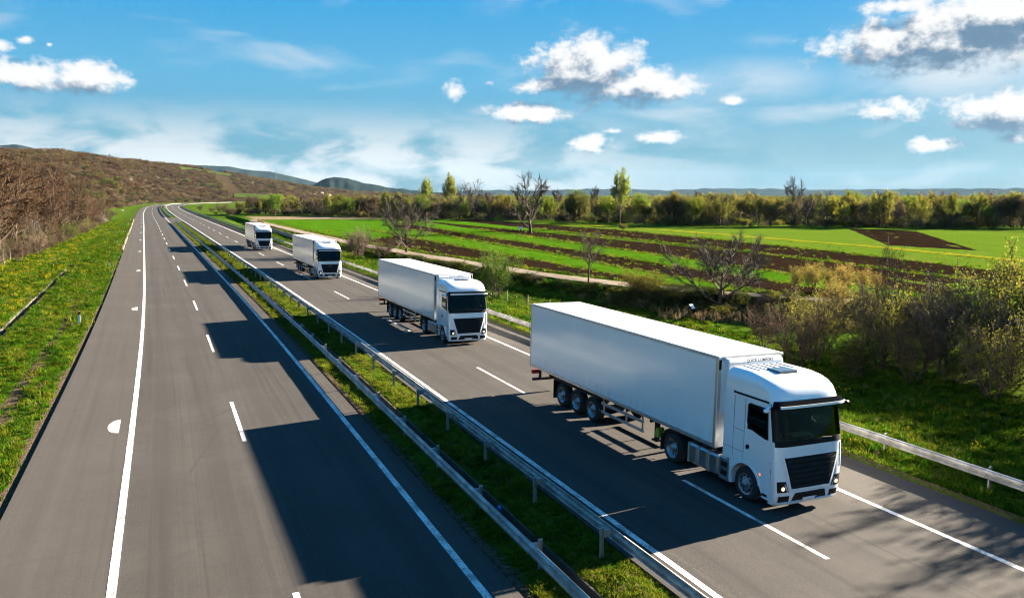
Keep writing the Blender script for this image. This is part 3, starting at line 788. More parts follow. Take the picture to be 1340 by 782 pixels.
        gl.add(outer + innr, [tuple(range(N)) if sg > 0 else tuple(range(N - 1, -1, -1)), tuple(range(2 * N - 1, N - 1, -1)) if sg > 0 else tuple(range(N, 2 * N))])
        wnd = bld(gl, 'window', 'cab_glass', dr)
        cy_, cz_ = .92, 2.6
        fr = MB(); big = [(cy_ + (y - cy_) * 1.06, cz_ + (z - cz_) * 1.07) for y, z in pg]; sml = [(cy_ + (y - cy_) * .95, cz_ + (z - cz_) * .95) for y, z in pg]
        fr.grid([[(X(z, .018), y, z) for y, z in big], [(X(z, .018), y, z) for y, z in sml]], closed=True, flip=not fl)
        fr.grid([[(X(z, .018), y, z) for y, z in sml], [(X(z, -.03), y, z) for y, z in sml]], closed=True, flip=not fl)
        bld(fr, 'window_frame', 'black_plastic', dr)
        hd = MB(); hp = [(.16 * cos(t) * .5 + 1.30, 1.68 + .075 * sin(t) - .3 * .16 * .5 * cos(t)) for t in np.linspace(0, 2 * pi, 15)[:-1]]
        hd.add([(X(1.7, .022), y, z) for y, z in hp] + [(X(1.7, .0), y, z) for y, z in hp], [tuple(range(14)) if fl else tuple(range(13, -1, -1))] + [(i, (i + 1) % 14, 14 + (i + 1) % 14, 14 + i) for i in range(14)])
        bld(hd, 'handle', 'black_plastic', dr)
        sm = MB()
        for y in (1.475, 1.96): sm.box(*sorted((X(2.2, -.001), X(2.2, .006))), y, y + .014, 1.2, 3.1)
        sm.box(*sorted((X(2., -.001), X(2., .006))), 1.49, 1.96, 2.10, 2.114); sm.box(*sorted((X(1.5, -.001), X(1.5, .007))), .30, CAB_R, 1.46, 1.472)
        bld(sm, 'panel_seam', 'seam_dark', T)
        # arch trim, step, fender strip
        ar = [(WY + .70 * cos(t), .5 + .70 * sin(t)) for t in np.linspace(.05, pi - .25, 18)]; ai = [(WY + .635 * cos(t), .5 + .635 * sin(t)) for t in np.linspace(.05, pi - .25, 18)]
        at_ = MB(); at_.grid([[(X(1., .022), y, z) for y, z in ar], [(X(1., .022), y, z) for y, z in ai]], flip=not fl); at_.grid([[(X(1., -.02), y, z) for y, z in ar], [(X(1., .022), y, z) for y, z in ar]], flip=not fl)
        at_.grid([[(X(1., .022), y, z) for y, z in ai], [(sg * .8, y, z) for y, z in ai]], flip=not fl)
        bld(at_, 'wheel_arch', 'truck_white', T)
        bld(MB().box(*sorted((sg * .9, sg * 1.235)), 1.99, 2.07, .34, 1.12, bev=.015), 'mudguard', 'truck_white', T)
        bld(MB().box(*sorted((sg * .9, sg * 1.232)), .40, .69, .40, .50, bev=.012), 'step', 'black_plastic', T)
        bld(MB().box(*sorted((X(.9, -.004), X(.9, .012))), .70, .76, .98, 1.04), 'side_marker', 'amber_lens', T)
        # mirror camera pod
        mp = MB(); mp.tube([(sg * 1.2, .5, 3.16), (sg * 1.38, .36, 3.10), (sg * 1.58, .28, 3.02)], [.05, .055, .035], 8)
        mp.lathe([(-.10, .0), (-.09, .05), (0, .065), (.10, .05), (.12, 0)], (sg * 1.5, .31, 3.04), 10)
        bld(mp, 'mirror_pod', 'truck_white' if sg < 0 else 'black_plastic', T, True)
        # corner wind deflector panel beside the grille
        cp = [[front_pt(sg * t, z, .016) for t in (np.radians(np.linspace(58, 84, 6)) if sg > 0 else np.radians(np.linspace(84, 58, 6)))] for z in np.linspace(1.2, 1.93, 5)]
        ci = [[front_pt(sg * t, z, -.002) for t in (np.radians(np.linspace(58, 84, 6)) if sg > 0 else np.radians(np.linspace(84, 58, 6)))] for z in np.linspace(1.2, 1.93, 5)]
        bld(slab(MB(), cp, ci), 'air_deflector', 'truck_white', T)
        # headlight unit
        xs = sorted((sg * .80, sg * 1.17)); xt = sorted((sg * .92, sg * 1.19))
        h = bld(slab(MB(), front_panel(((.66, *xs), (.98, *xt)), 8, 5, .012), front_panel(((.66, *xs), (.98, *xt)), 8, 5, -.01)), 'headlight', 'grille_black', T)
        c = front_x(sg * 1.0, .77, .02); bld(MB().lathe([(0.03, .060), (-.004, .060), (-.012, .045), (-.016, 0)], tuple(c), 16, axis='y'), 'lamp', 'lamp_lit', h)
        xs2 = sorted((sg * .86, sg * .92)); 
        bld(slab(MB(), front_panel(((.67, *sorted((sg * .82, sg * .86))), (.90, *sorted((sg * .93, sg * .965)))), 2, 4, .017), front_panel(((.67, *sorted((sg * .82, sg * .86))), (.90, *sorted((sg * .93, sg * .965)))), 2, 4, .010)), 'light_strip', 'lens_clear', h)
        xs = sorted((sg * .76, sg * 1.12)); bld(slab(MB(), front_panel(((.36, *xs), (.54, *xs)), 6, 3, .010), front_panel(((.36, *xs), (.54, *xs)), 6, 3, -.01)), 'fog_recess', 'black_plastic', T)
    # ---- grille
    gq = ((.74, -.72, .72), (1.66, -.99, .99))
    g = bld(slab(MB(), front_panel(gq, 16, 8, .008), front_panel(gq, 16, 8, -.01)), 'grille', 'grille_black', T)
    for k in range(6):
        t0 = (k + .15) / 6; t1 = (k + .80) / 6
        z0, z1 = .75 + .90 * t0, .75 + .90 * t1; x0, x1 = .69 + .26 * t0, .69 + .26 * t1
        bld(slab(MB(), [[front_x(-x0 + 2 * x0 * j / 14, z0, .050) for j in range(15)], [front_x(-x1 + 2 * x1 * j / 14, z1, .022) for j in range(15)]], [[front_x(-x0 + 2 * x0 * j / 14, z0, .010) for j in range(15)], [front_x(-x1 + 2 * x1 * j / 14, z1, .006) for j in range(15)]]), 'slat', 'black_plastic', g)
    gf = MB()
    for (zb, xb, zt, xt, wdt) in ((.70, .73, 1.70, 1.03, .035),):
        for sg in (-1, 1):
            rows = [[front_x(sg * (xb + (xt - xb) * k / 8 - .02), zb + (zt - zb) * k / 8, .03) , front_x(sg * (xb + (xt - xb) * k / 8 + wdt), zb + (zt - zb) * k / 8, .02)] for k in range(9)]
            gf.grid(rows, flip=(sg < 0)); 
        gf.grid([[front_x(-.73 + 1.46 * j / 14, z, .03) for j in range(15)] for z in (.69, .74)])
    bld(gf, 'grille_frame', 'truck_white', T)
    # ---- bumper
    iq = ((.36, -.66, .66), (.60, -.56, .56)); bld(slab(MB(), front_panel(iq, 12, 3, .010), front_panel(iq, 12, 3, -.01)), 'bumper_intake', 'black_plastic', T)
    bld(slab(MB(), front_panel(((.27, -1.0, 1.0), (.33, -1.0, 1.0)), 14, 1, .035), front_panel(((.27, -1.0, 1.0), (.33, -1.0, 1.0)), 14, 1, -.01)), 'bumper_lip', 'truck_white', T)
    pl = bld(slab(MB(), front_panel(((.335, -.26, .26), (.445, -.26, .26)), 4, 1, .045), front_panel(((.335, -.26, .26), (.445, -.26, .26)), 4, 1, .03)), 'number_plate', 'plate_white', T)
    bld(slab(MB(), front_panel(((.34, .21, .255), (.44, .21, .255)), 1, 1, .049), front_panel(((.34, .21, .255), (.44, .21, .255)), 1, 1, .04)), 'plate_band', 'plate_blue', pl)
    # ---- interior
    bld(MB().box(-1.16, 1.16, .36, .72, 1.5, 2.02, bev=.06).box(-.35, .5, .50, .82, 1.7, 2.14, bev=.06), 'dashboard', 'dash_grey', T)
    for x in (-.62, .62):
        bld(MB().box(x - .28, x + .28, 1.05, 1.55, 1.45, 1.68, bev=.05).box(x - .27, x + .27, 1.45, 1.62, 1.6, 2.35, bev=.05).box(x - .14, x + .14, 1.48, 1.60, 2.35, 2.6, bev=.04), 'seat', 'seat_cloth', T)
    sw = MB(); cx_, cy2, cz2 = -.62, .86, 2.0
    ringp = [(cx_ + .23 * cos(t), cy2 + .23 * sin(t) * .55, cz2 + .23 * sin(t) * .83) for t in np.linspace(0, 2 * pi, 21)]
    sw.tube(ringp, .018, 6).tube([(cx_, cy2, cz2), (cx_, cy2 - .22, cz2 - .25)], .03, 6).tube([(cx_ - .22, cy2, cz2), (cx_ + .22, cy2, cz2)], .02, 5)
    bld(sw, 'steering_wheel', 'black_plastic', T)
    bld(MB().box(-1.2, 1.2, 2.28, 2.36, 1.3, 3.15).box(-1.2, 1.2, .5, 2.3, 1.28, 1.32).box(-1.15, 1.15, .62, 2.3, 3.16, 3.185), 'cab_lining', 'seat_cloth', T)
    # ---- chassis
    ch = MB()
    for x in (-.42, .42): ch.box(x - .05, x + .05, .9, 6.2, .72, .98)
    ch.box(-.5, .5, .5, 2.3, .55, 1.05); ch.box(-.75, .75, 4.2, 6.0, .98, 1.12); ch.box(-.9, .9, 2.3, 4.3, .95, 1.02)
    bld(ch, 'chassis', 'chassis_black', T)
    for sg in (-1, 1):
        for k in range(3):
            y = 2.68 + k * .53
            tk = bld(MB().box(*sorted((sg * .68, sg * 1.22)), y, y + .47, .33, 1.0, bev=.07), 'fuel_tank', 'tank_silver', T)
            bld(MB().box(*sorted((sg * .70, sg * 1.232)), y + .44, y + .49, .32, 1.01, bev=.03), 'strap', 'aluminium', tk)
        bb = bld(MB().box(*sorted((sg * .68, sg * 1.22)), 2.12, 2.63, .30, 1.02, bev=.03), 'battery_box', 'tank_silver', T)
        for z in (.45, .72): bld(MB().box(*sorted((sg * 1.18, sg * 1.226)), 2.22, 2.53, z, z + .17, bev=.012), 'step_recess', 'black_plastic', bb)
        # drive wheel mudguard and landing leg
        mg = MB(); arc = [(5.13 + .66 * cos(t), .52 + .66 * sin(t)) for t in np.linspace(.15, pi - .15, 14)]
        mg.grid([[(sg * .62, y, z) for y, z in arc], [(sg * 1.24, y, z) for y, z in arc]]); mg.grid([[(sg * 1.24, y, z) for y, z in arc], [(sg * 1.24, y * .97 + 5.13 * .03, z - .05) for y, z in arc]])
        mg.box(*sorted((sg * .62, sg * 1.22)), 5.76, 5.80, .28, .85)
        bld(mg, 'mudguard', 'chassis_black', T)
        bld(MB().box(*sorted((sg * .85, sg * 1.0)), 6.35, 6.50, .42, 1.2).box(*sorted((sg * .78, sg * 1.07)), 6.28, 6.57, .38, .44), 'landing_leg', 'chassis_black', T)
        # side under-run guard
        gd = MB()
        for z in (.56, .90): gd.box(*sorted((sg * 1.18, sg * 1.22)), 6.9, 9.9, z, z + .11, bev=.008)
        for y in (7.0, 8.1, 9.75): gd.box(*sorted((sg * 1.14, sg * 1.18)), y, y + .06, .54, 1.2)
        bld(gd, 'side_guard', 'aluminium', T)
        bld(MB().box(*sorted((sg * .70, sg * 1.25)), 13.95, 13.99, .22, 1.05), 'mud_flap', 'black_plastic', T)
        bld(MB().box(*sorted((sg * .70, sg * 1.24)), 10.1, 13.95, 1.06, 1.12), 'mudguard', 'chassis_black', T)
    bld(MB().add([(-1.15, 6.0, .62), (-.9, 6.0, .62), (-.9, 6.32, .62), (-1.15, 6.32, .62), (-1.15, 6.05, .95), (-.9, 6.05, .95), (-.9, 6.15, .95), (-1.15, 6.15, .95)], [(3, 2, 1, 0), (4, 5, 6, 7), (0, 1, 5, 4), (1, 2, 6, 5), (2, 3, 7, 6), (3, 0, 4, 7)]), 'wheel_chock', 'chock_yellow', T)
    tf = MB()
    for x in (-.5, .5): tf.box(x - .06, x + .06, 3.2, 16.2, .92, 1.18)
    for y in (10.66, 11.98, 13.28): tf.box(-.95, .95, y - .08, y + .08, .43, .59)
    for y in np.arange(6.5, 16, 1.6): tf.box(-1.2, 1.2, y - .04, y + .04, 1.06, 1.18)
    tf.box(-1.15, 1.15, 7.0, 9.6, .75, 1.05) if False else None
    bld(tf, 'trailer_frame', 'chassis_black', T)
    rb = bld(MB().box(-1.22, 1.22, 16.15, 16.27, .52, .66, bev=.02).box(-.9, -.8, 16.1, 16.2, .6, 1.18).box(.8, .9, 16.1, 16.2, .6, 1.18), 'rear_bumper', 'chassis_black', T)
    for x in (-1.0, 1.0): bld(MB().box(x - .22, x + .22, 16.2, 16.36, .84, 1.02, bev=.02), 'tail_light', 'red_lens', rb)
    # ---- wheels
    def wheel(y, sg, kind, w=.30):
        xo = sg * 1.225; e = -sg
        tyre = MB().lathe([(e * .02, .33), (e * .0, .40), (e * .02, .475), (e * .06, .515), (e * (w - .06), .515), (e * (w - .02), .475), (e * w, .38), (e * (w - .02), .30)], (xo, y, .515), 32)
        if kind == 'drive': tyre.lathe([(e * .34, .30), (e * .34, .45), (e * .38, .515), (e * .62, .515), (e * .66, .45), (e * .66, .3)], (xo, y, .515), 24)
        wo = bld(tyre, 'wheel', 'tyre_rubber', T, True)
        rim = MB()
        if kind == 'front':
            rim.lathe([(e * .015, .335), (e * .03, .30), (e * .055, .28), (e * .02, .19), (e * -.01, .15), (e * -.01, .10), (e * -.06, .085), (e * -.07, .0)], (xo, y, .515), 30)
        else:
            rim.lathe([(e * .015, .335), (e * .03, .305), (e * .13, .285), (e * .15, .19), (e * .14, .15), (e * .03, .12), (e * .02, .0)], (xo, y, .515), 30)
        ro = bld(rim, 'rim', 'rim_steel', wo, True)
        hx = {'front': .036, 'drive': .142, 'rear': .142}[kind]
        ho = MB()
        for k in range(10):
            t = 2 * pi * k / 10; ho.lathe([(e * (hx - .012), .0), (e * (hx - .012), .032), (e * (hx + .02), .034)], (xo, y + .238 * cos(t), .515 + .238 * sin(t)), 8)
        tag(bld(ho, 'hand_holes', 'black_plastic', wo), kind='stuff')
        nb = MB(); bx = {'front': -.012, 'drive': .12, 'rear': .12}[kind]
        for k in range(10):
            t = 2 * pi * (k + .5) / 10; nb.lathe([(e * (bx + .04), .016), (e * (bx - .015), .016), (e * (bx - .018), 0)], (xo, y + .165 * cos(t), .515 + .165 * sin(t)), 6)
        tag(bld(nb, 'wheel_nuts', 'chrome', wo), kind='stuff')
    for sg in (-1, 1):
        wheel(WY, sg, 'front'); wheel(5.13, sg, 'drive')
        for y in (10.66, 11.98, 13.28): wheel(y, sg, 'rear', .38)
    # ---- trailer box
    Y0, Y1, Z0, Z1, HWt = 2.77, 16.37, 1.20, 4.12, 1.293
    for sg in (-1, 1):
        w = bld(MB().box(*sorted((sg * (HWt - .06), sg * (HWt - .012))), Y0 + .10, Y1 - .08, Z0 + .13, Z1 - .07), 'side_wall', 'trailer_white', T)
        bld(MB().box(*sorted((sg * (HWt - .08), sg * HWt)), Y0 + .02, Y1 - .02, Z1 - .09, Z1 - .012, bev=.012), 'top_rail', 'aluminium', w)
        bld(MB().box(*sorted((sg * (HWt - .08), sg * HWt)), Y0 + .02, Y1 - .02, Z0, Z0 + .14, bev=.012), 'bottom_rail', 'aluminium', w)
        bld(MB().box(*sorted((sg * (HWt - .14), sg * (HWt + .004))), Y0, Y0 + .14, Z0 - .01, Z1 - .004, bev=.02), 'corner_post', 'aluminium', w)
        bld(MB().box(*sorted((sg * (HWt - .12), sg * (HWt + .004))), Y1 - .10, Y1, Z0 - .01, Z1 - .004, bev=.015), 'rear_post', 'aluminium', w)
        bld(MB().box(*sorted((sg * (HWt - .12), sg * (HWt - .02))), Y0 - .006, Y0 + .004, Z1 - .42, Z1 - .10), 'clearance_lamp', 'black_plastic', w)
    bld(MB().box(-HWt + .03, HWt - .03, Y0 + .03, Y1 - .03, Z1 - .06, Z1, bev=.01), 'trailer_roof', 'trailer_roof', T)
    fwl = bld(MB().box(-HWt + .13, HWt - .13, Y0 + .02, Y0 + .07, Z0 + .02, Z1 - .06), 'front_wall', 'trailer_white', T)
    bld(MB().box(-HWt + .13, HWt - .13, Y0 - .004, Y0 + .02, Z1 - .12, Z1 - .012), 'header', 'aluminium', fwl)
    bld(MB().box(-HWt + .07, HWt - .07, Y0 + .08, Y1 - .09, Z0 + .02, Z0 + .12), 'trailer_floor', 'chassis_black', T)
    for sg in (-1, 1): bld(MB().box(*sorted((sg * .008, sg * (HWt - .13))), Y1 - .06, Y1 - .015, Z0 + .02, Z1 - .08, bev=.006), 'rear_door', 'trailer_white', T)
    # refrigeration unit above and behind the cab
    ru = MB(); prof = [(2.76, 2.3), (2.52, 2.35), (2.50, 3.75), (2.53, 3.96), (2.60, 4.055), (2.76, 4.07)]
    xs_ = [-1.08, -1.04, -.5, 0, .5, 1.04, 1.08]
    ru.grid([[(x, y + (.03 if abs(x) > 1.05 else 0), z - (.03 if abs(x) > 1.05 and z > 4 else 0)) for x in xs_] for y, z in prof])
    for sg in (-1, 1): ru.add([(sg * 1.08, y + .03, z - (.03 if z > 4 else 0)) for y, z in prof], [tuple(range(6)) if sg < 0 else tuple(range(5, -1, -1))])
    rfu = bld(ru, 'refrigeration_unit', 'truck_white', T)
    bld(MB().box(-.95, -.45, 2.497, 2.52, 3.885, 3.935), 'vent', 'aluminium', rfu)
    cu = bpy.data.curves.new('lettering', 'FONT'); cu.body = 'QUICK COMFORT'; cu.size = .13; cu.extrude = .002; cu.align_x = 'CENTER'; cu.shear = .2; cu.offset = .002
    tob = bpy.data.objects.new('lettering', cu); COL.objects.link(tob)
    me = bpy.data.meshes.new_from_object(tob.evaluated_get(bpy.context.evaluated_depsgraph_get())); bpy.data.objects.remove(tob)
    me.materials.clear(); me.materials.append(MATS['text_black'])
    le = link('lettering', me, rfu, (.12, 2.517, 3.945)); le.rotation_euler = (R(80), 0, 0)
    # air lines
    al = MB()
    for k, x in enumerate((-.2, -.1, .1)):
        al.tube([(x, 2.44, 1.7), (x + .05, 2.60, 1.35), (x + .1, 2.62, 1.15), (x, 2.75, 1.5)], .018, 5)
    bld(al, 'air_line', 'black_plastic', T)
    return T
truck = make_truck()
LBL = ['largest and nearest white semi-trailer truck with the sharp shadow reaching the left carriageway',
       'second nearest white semi-trailer truck driving behind the largest one',
       'third white semi-trailer truck from the front, star emblem on its black grille',
       'smallest and farthest white semi-trailer truck at the back of the convoy']
POS = [(15.394, 20.214, -.0220), (15.091, 48.733, -.0260), (14.273, 90.935, -.0270), (12.562, 140.823, -.0220)]
for k, (tx, ty, th) in enumerate(POS):
    t = truck if k == 0 else dup(truck)
    fw = np.array([-sin(th), -cos(th)]); rt_ = np.array([cos(th), -sin(th)])
    pos = np.array([tx, ty]) + rt_ * 1.293 + fw * 2.77
    t.location = (pos[0], pos[1], right_z(pos[0] - float(bend(pos[1]))) + .004)
    t.rotation_euler = (0, .02, -th)
    tag(t, LBL[k], 'truck', 'convoy of white trucks')
    if k == 2:
        g = [c for c in t.children if c.name.startswith('grille') and not c.name.startswith('grille_frame')][0]
        em = MB(); em.lathe([(-.02, .135), (-.035, .145), (-.02, .155), (0, .145), (-.02, .135)], (0, -.045, 1.42), 28, axis='y')
        for j in range(3):
            a = pi / 2 + j * 2 * pi / 3; d = np.array([cos(a), sin(a)]); q = np.array([-d[1], d[0]])
            b0, b1, tip = q * .028, -q * .028, d * .14
            em.add([(b0[0], -.055, 1.42 + b0[1]), (b1[0], -.055, 1.42 + b1[1]), (tip[0], -.06, 1.42 + tip[1]), (0, -.085, 1.42)], [(0, 3, 2), (3, 1, 2)])
        em.build('emblem', 'chrome', g)

# ------------------------------------------------------------------ fields and track
def make_field(name, c0, c1, fine_scale, bump, rowdir=None, c2=None):
    c0, c1, c2 = kc(c0), kc(c1), (kc(c2) if c2 else None)
    m = bpy.data.materials.new(name); m.use_nodes = True
    n = NT(m.node_tree); b = n.n['Principled BSDF']; geo = n.node('ShaderNodeNewGeometry'); P = geo.outputs['Position']
    f = n.noise(P, fine_scale, 5, .7); g = n.noise(P, .12, 4, .6)
    rows = n.noise(n.mapping(P, (1.6, .04, 1)), 1.0, 3, .6)
    v = n.math('MULTIPLY_ADD', f, .5, n.math('MULTIPLY', rows, .5))
    c = n.mix(n.ramp(v, .35, .65), c0, c1)
    if c2: c = n.mix(n.math('MULTIPLY', n.ramp(g, .45, .68), .6), c, c2)
    n.put(b.inputs['Base Color'], c); b.inputs['Roughness'].default_value = 1.0; b.inputs['Specular IOR Level'].default_value = .0
    bp = n.node('ShaderNodeBump'); bp.inputs['Strength'].default_value = bump; bp.inputs['Distance'].default_value = .2
    n.put(bp.inputs['Height'], v); n.put(b.inputs['Normal'], bp.outputs[0]); MATS[name] = m
make_field('field_green', (.032, .105, .004), (.080, .185, .008), 3.0, .8, c2=(.070, .175, .008))
make_field('field_pale', (.065, .135, .010), (.125, .205, .018), 3.0, .8, c2=(.135, .18, .025))
make_field('field_soil', (.010, .0065, .0045), (.034, .021, .013), 1.2, 1.0, c2=(.020, .013, .008))
def weeds_in(name, col, lo, hi):
    m = MATS[name]; n = NT(m.node_tree); b = n.n['Principled BSDF']; old = b.inputs['Base Color'].links[0].from_socket; geo = n.node('ShaderNodeNewGeometry')
    f = n.math('MULTIPLY', n.ramp(n.noise(n.mapping(geo.outputs['Position'], (.5, .12, 1)), 1.0, 5, .7), lo, hi), n.ramp(n.noise(geo.outputs['Position'], 2.4, 4, .7), .42, .58))
    n.put(b.inputs['Base Color'], n.mix(f, old, kc(col)))
weeds_in('field_soil', (.05, .09, .012), .60, .74); weeds_in('field_green', (.035, .040, .012), .60, .74); weeds_in('field_pale', (.07, .06, .02), .58, .72)
make_field('field_dry', (.20, .15, .085), (.34, .27, .17), 2.0, .7)
make_field('field_flower', (.09, .16, .012), (.36, .31, .02), 2.0, .6)
make_field('track_gravel', (.22, .18, .14), (.40, .34, .27), 1.5, .6, c2=(.30, .25, .20))
KY = np.array([30., 85, 106, 178, 262, 340])
def E_(*v): return lambda Y: np.interp(Y, KY, v)
e0 = lambda Y: track_x(Y) + 2.3
e1 = E_(46, 45.4, 45.6, 46.1, 47, 48); e2 = E_(49, 50.4, 53, 56, 60, 63); e3 = E_(55, 58.3, 60, 63.5, 70, 76); e4 = E_(60, 66, 68, 73, 79, 84)
e5 = E_(74, 82, 84, 83, 81, 82); e6 = E_(74, 83, 85, 89, 93, 96); e7 = E_(84, 95, 99, 106, 105, 104); e8 = E_(100, 108, 112, 116, 112, 110); e9 = E_(118, 119, 116, 120, 130, 130); e10 = E_(190, 190, 190, 180, 150, 140)
def field(name, a, b, ya, yb, m, dz=.05, rough=.05, seed=1, nx=14, clip=True):
    ys = np.arange(ya, yb + .1, 2.5); A = a(ys); B = b(ys)
    if clip: A = np.maximum(A, e0(ys)); B = np.maximum(B, e0(ys) + .01)
    t = np.linspace(0, 1, nx); X = A[:, None] + (B - A)[:, None] * t[None, :]; Y = np.repeat(ys[:, None], nx, 1)
    X = X + (.35 * smooth_noise(Y / 9, X * 0 + seed, seed) + .22 * smooth_noise(Y / 2.8, X * 0 + seed, seed + 50)) * (1 if clip else 0)
    Z = terrain(X, Y) + dz + rough * smooth_noise(X / 1.7, Y / 6, seed + 20, 4)
    Z[:, 0] = terrain(X[:, 0], Y[:, 0]) + dz * .4; Z[:, -1] = terrain(X[:, -1], Y[:, -1]) + dz * .4
    I = np.arange(X.size).reshape(X.shape); Fq = np.stack([I[:-1, :-1], I[:-1, 1:], I[1:, 1:], I[1:, :-1]], -1).reshape(-1, 4)
    tag(link(name, npmesh(name, np.stack([X, Y, Z], -1).reshape(-1, 3), Fq, m, True)), kind='structure')
field('ploughed_field', e0, e1, 60, 172, 'field_soil', .06, .05, 1)
field('green_field', e1, e2, 60, 215, 'field_green', .08, .03, 2)
field('ploughed_field', e2, e3, 50, 235, 'field_soil', .06, .05, 3)
field('green_field', e3, e4, 50, 260, 'field_green', .08, .03, 4)
field('ploughed_field', e4, e5, 40, 275, 'field_soil', .06, .06, 5, 20)
field('green_field', e5, e6, 175, 290, 'field_green', .08, .03, 6)
field('ploughed_field', e6, e7, 40, 285, 'field_soil', .06, .05, 7, 18)
field('pale_field', e7, e8, 30, 275, 'field_pale', .08, .03, 8)
field('flowering_strip', e8, lambda Y: e8(Y) + 3.2, 60, 230, 'field_flower', .10, .03, 9)
field('pale_field', lambda Y: e8(Y) + 3.2, e10, 30, 250, 'field_pale', .08, .03, 10, 26)
field('green_field', lambda Y: np.interp(Y, [150, 195, 310], [33, 31.5, 32.5]), lambda Y: np.interp(Y, [150, 172, 235, 310], [33.5, 44, 62, 74]), 150, 298, 'field_green', .07, .03, 11, 20, False)
field('dry_field', lambda Y: Y * 0 + 27.5, lambda Y: np.interp(Y, [300, 345], [84, 62]), 300, 345, 'field_dry', .07, .03, 12, 20, False)
# dark wedge of turned soil at the right
P4 = np.array([(168, 166), (119, 108), (121, 92), (170, 146)], float)
mb = MB(); rows = []
for i in range(25):
    t = i / 24; a = P4[1] * (1 - t) + P4[0] * t; b = P4[2] * (1 - t) + P4[3] * t
    rows.append([(*(a * (1 - s) + b * s), .02 + .04 * float(smooth_noise(a[0] + s * 9, a[1], 4))) for s in np.linspace(0, 1, 14)])
tag(mb.grid(rows, flip=True).build('ploughed_field', 'field_soil'), kind='structure')
ys = np.arange(36, 300, 2.); tx_ = track_x(ys); hwid = 1.5 + .25 * smooth_noise(ys / 14, ys * 0, 6)
rows = [[(tx_[i] + q * hwid[i], ys[i], .22 + .045 + (-.03 if abs(q) in (.5,) else 0) + (-.05 if abs(q) == 1 else 0)) for q in (-1, -.75, -.5, -.2, .2, .5, .75, 1)] for i in range(len(ys))]
tag(MB().grid(rows).build('dirt_track', 'track_gravel', None, True), kind='structure')

# ------------------------------------------------------------------ hills and mountains (polar about the viewpoint, each at its own distance)
HX = np.array([-900, -500, -150, 0, 80, 150, 200, 250, 300, 330, 370, 410, 470, 540, 640])
HYr = np.array([190, 188, 190, 194, 194, 204, 209, 214, 222, 228, 234, 241, 247, 250.5, 251])
HD0 = np.array([420, 420, 420, 420, 430, 560, 980, 1090, 1130, 1160, 1250, 1450, 1800, 2200, 2400])
HD1 = np.array([1000, 1050, 1050, 1050, 1150, 1400, 1600, 1800, 2000, 2100, 2300, 2600, 2900, 3100, 3200])
HA = np.array([px_az(x) for x in HX])
def hill_h(az, d):
    d0 = np.interp(az, HA, HD0); d1 = np.interp(az, HA, HD1); yr = np.interp(az, HA, HYr)
    h1 = 9 + (250 - yr) / F_PX * d1 * np.cos(az - YAW)
    t = (d - d0) / (d1 - d0)
    up = np.clip(t, 0, 1); g = .55 * up + .45 * up * up * (3 - 2 * up)
    dn = np.clip((t - 1) / 1.2, 0, 1)
    X, Y = d * np.sin(az), d * np.cos(az)
    nz = smooth_noise(X / 260, Y / 260, 11, 3) * 5.0 * np.sin(np.clip(t, 0, 1) * pi) 
    return -1.5 + np.maximum(h1, 2) * g * (1 - .9 * dn * dn * (3 - 2 * dn)) + nz + np.where(t < 0, t * 12, 0)
def make_hillmat(name, cols, scale):
    cols = [kc(c) for c in cols]
    m = bpy.data.materials.new(name); m.use_nodes = True
    n = NT(m.node_tree); b = n.n['Principled BSDF']; geo = n.node('ShaderNodeNewGeometry'); P = geo.outputs['Position']
    a = n.noise(P, scale, 6, .65); c_ = n.noise(P, scale * 7, 4, .7)
    c = n.mix(n.ramp(a, .35, .65), cols[0], cols[1]); c = n.mix(n.ramp(n.noise(P, scale * .6, 4), .55, .68), c, cols[2])
    c = n.mix(n.math('MULTIPLY', n.ramp(c_, .45, .7), .6), c, cols[3])
    n.put(b.inputs['Base Color'], c); b.inputs['Roughness'].default_value = 1.0; b.inputs['Specular IOR Level'].default_value = .0
    bp = n.node('ShaderNodeBump'); bp.inputs['Strength'].default_value = .8; bp.inputs['Distance'].default_value = 3.0
    n.put(bp.inputs['Height'], c_); n.put(b.inputs['Normal'], bp.outputs[0]); MATS[name] = m
make_hillmat('hill_scrub', [(.048, .036, .022), (.066, .048, .028), (.060, .064, .024), (.030, .025, .016)], .012)
make_hillmat('mountain_forest_hazed', [(.018, .032, .034), (.024, .040, .038), (.032, .048, .036), (.014, .024, .026)], .0012)  # haze blue put into the forest colours of the far ridges
make_field('meadow', (.045, .075, .016), (.075, .105, .022), .05, .3)
def polar(name, azs, ds_fn, h_fn, m, kind='structure'):
    rows_d = ds_fn; V = []; nd = rows_d.shape[0]
    A = np.repeat(azs[None, :], nd, 0); D = rows_d
    H = h_fn(A, D)
    V = np.stack([D * np.sin(A), D * np.cos(A), H], -1).reshape(-1, 3)
    I = np.arange(A.size).reshape(A.shape); Fq = np.stack([I[:-1, :-1], I[:-1, 1:], I[1:, 1:], I[1:, :-1]], -1).reshape(-1, 4)
    return tag(link(name, npmesh(name, V, Fq, m, True)), kind=kind)
azs = np.linspace(HA[0], HA[-1], 200); tt_ = np.concatenate([np.linspace(-.12, 1, 56), np.linspace(1.05, 2.3, 14)])
d0_, d1_ = np.interp(azs, HA, HD0), np.interp(azs, HA, HD1)
polar('hill', azs, d0_[None, :] + (d1_ - d0_)[None, :] * tt_[:, None], hill_h, 'hill_scrub')
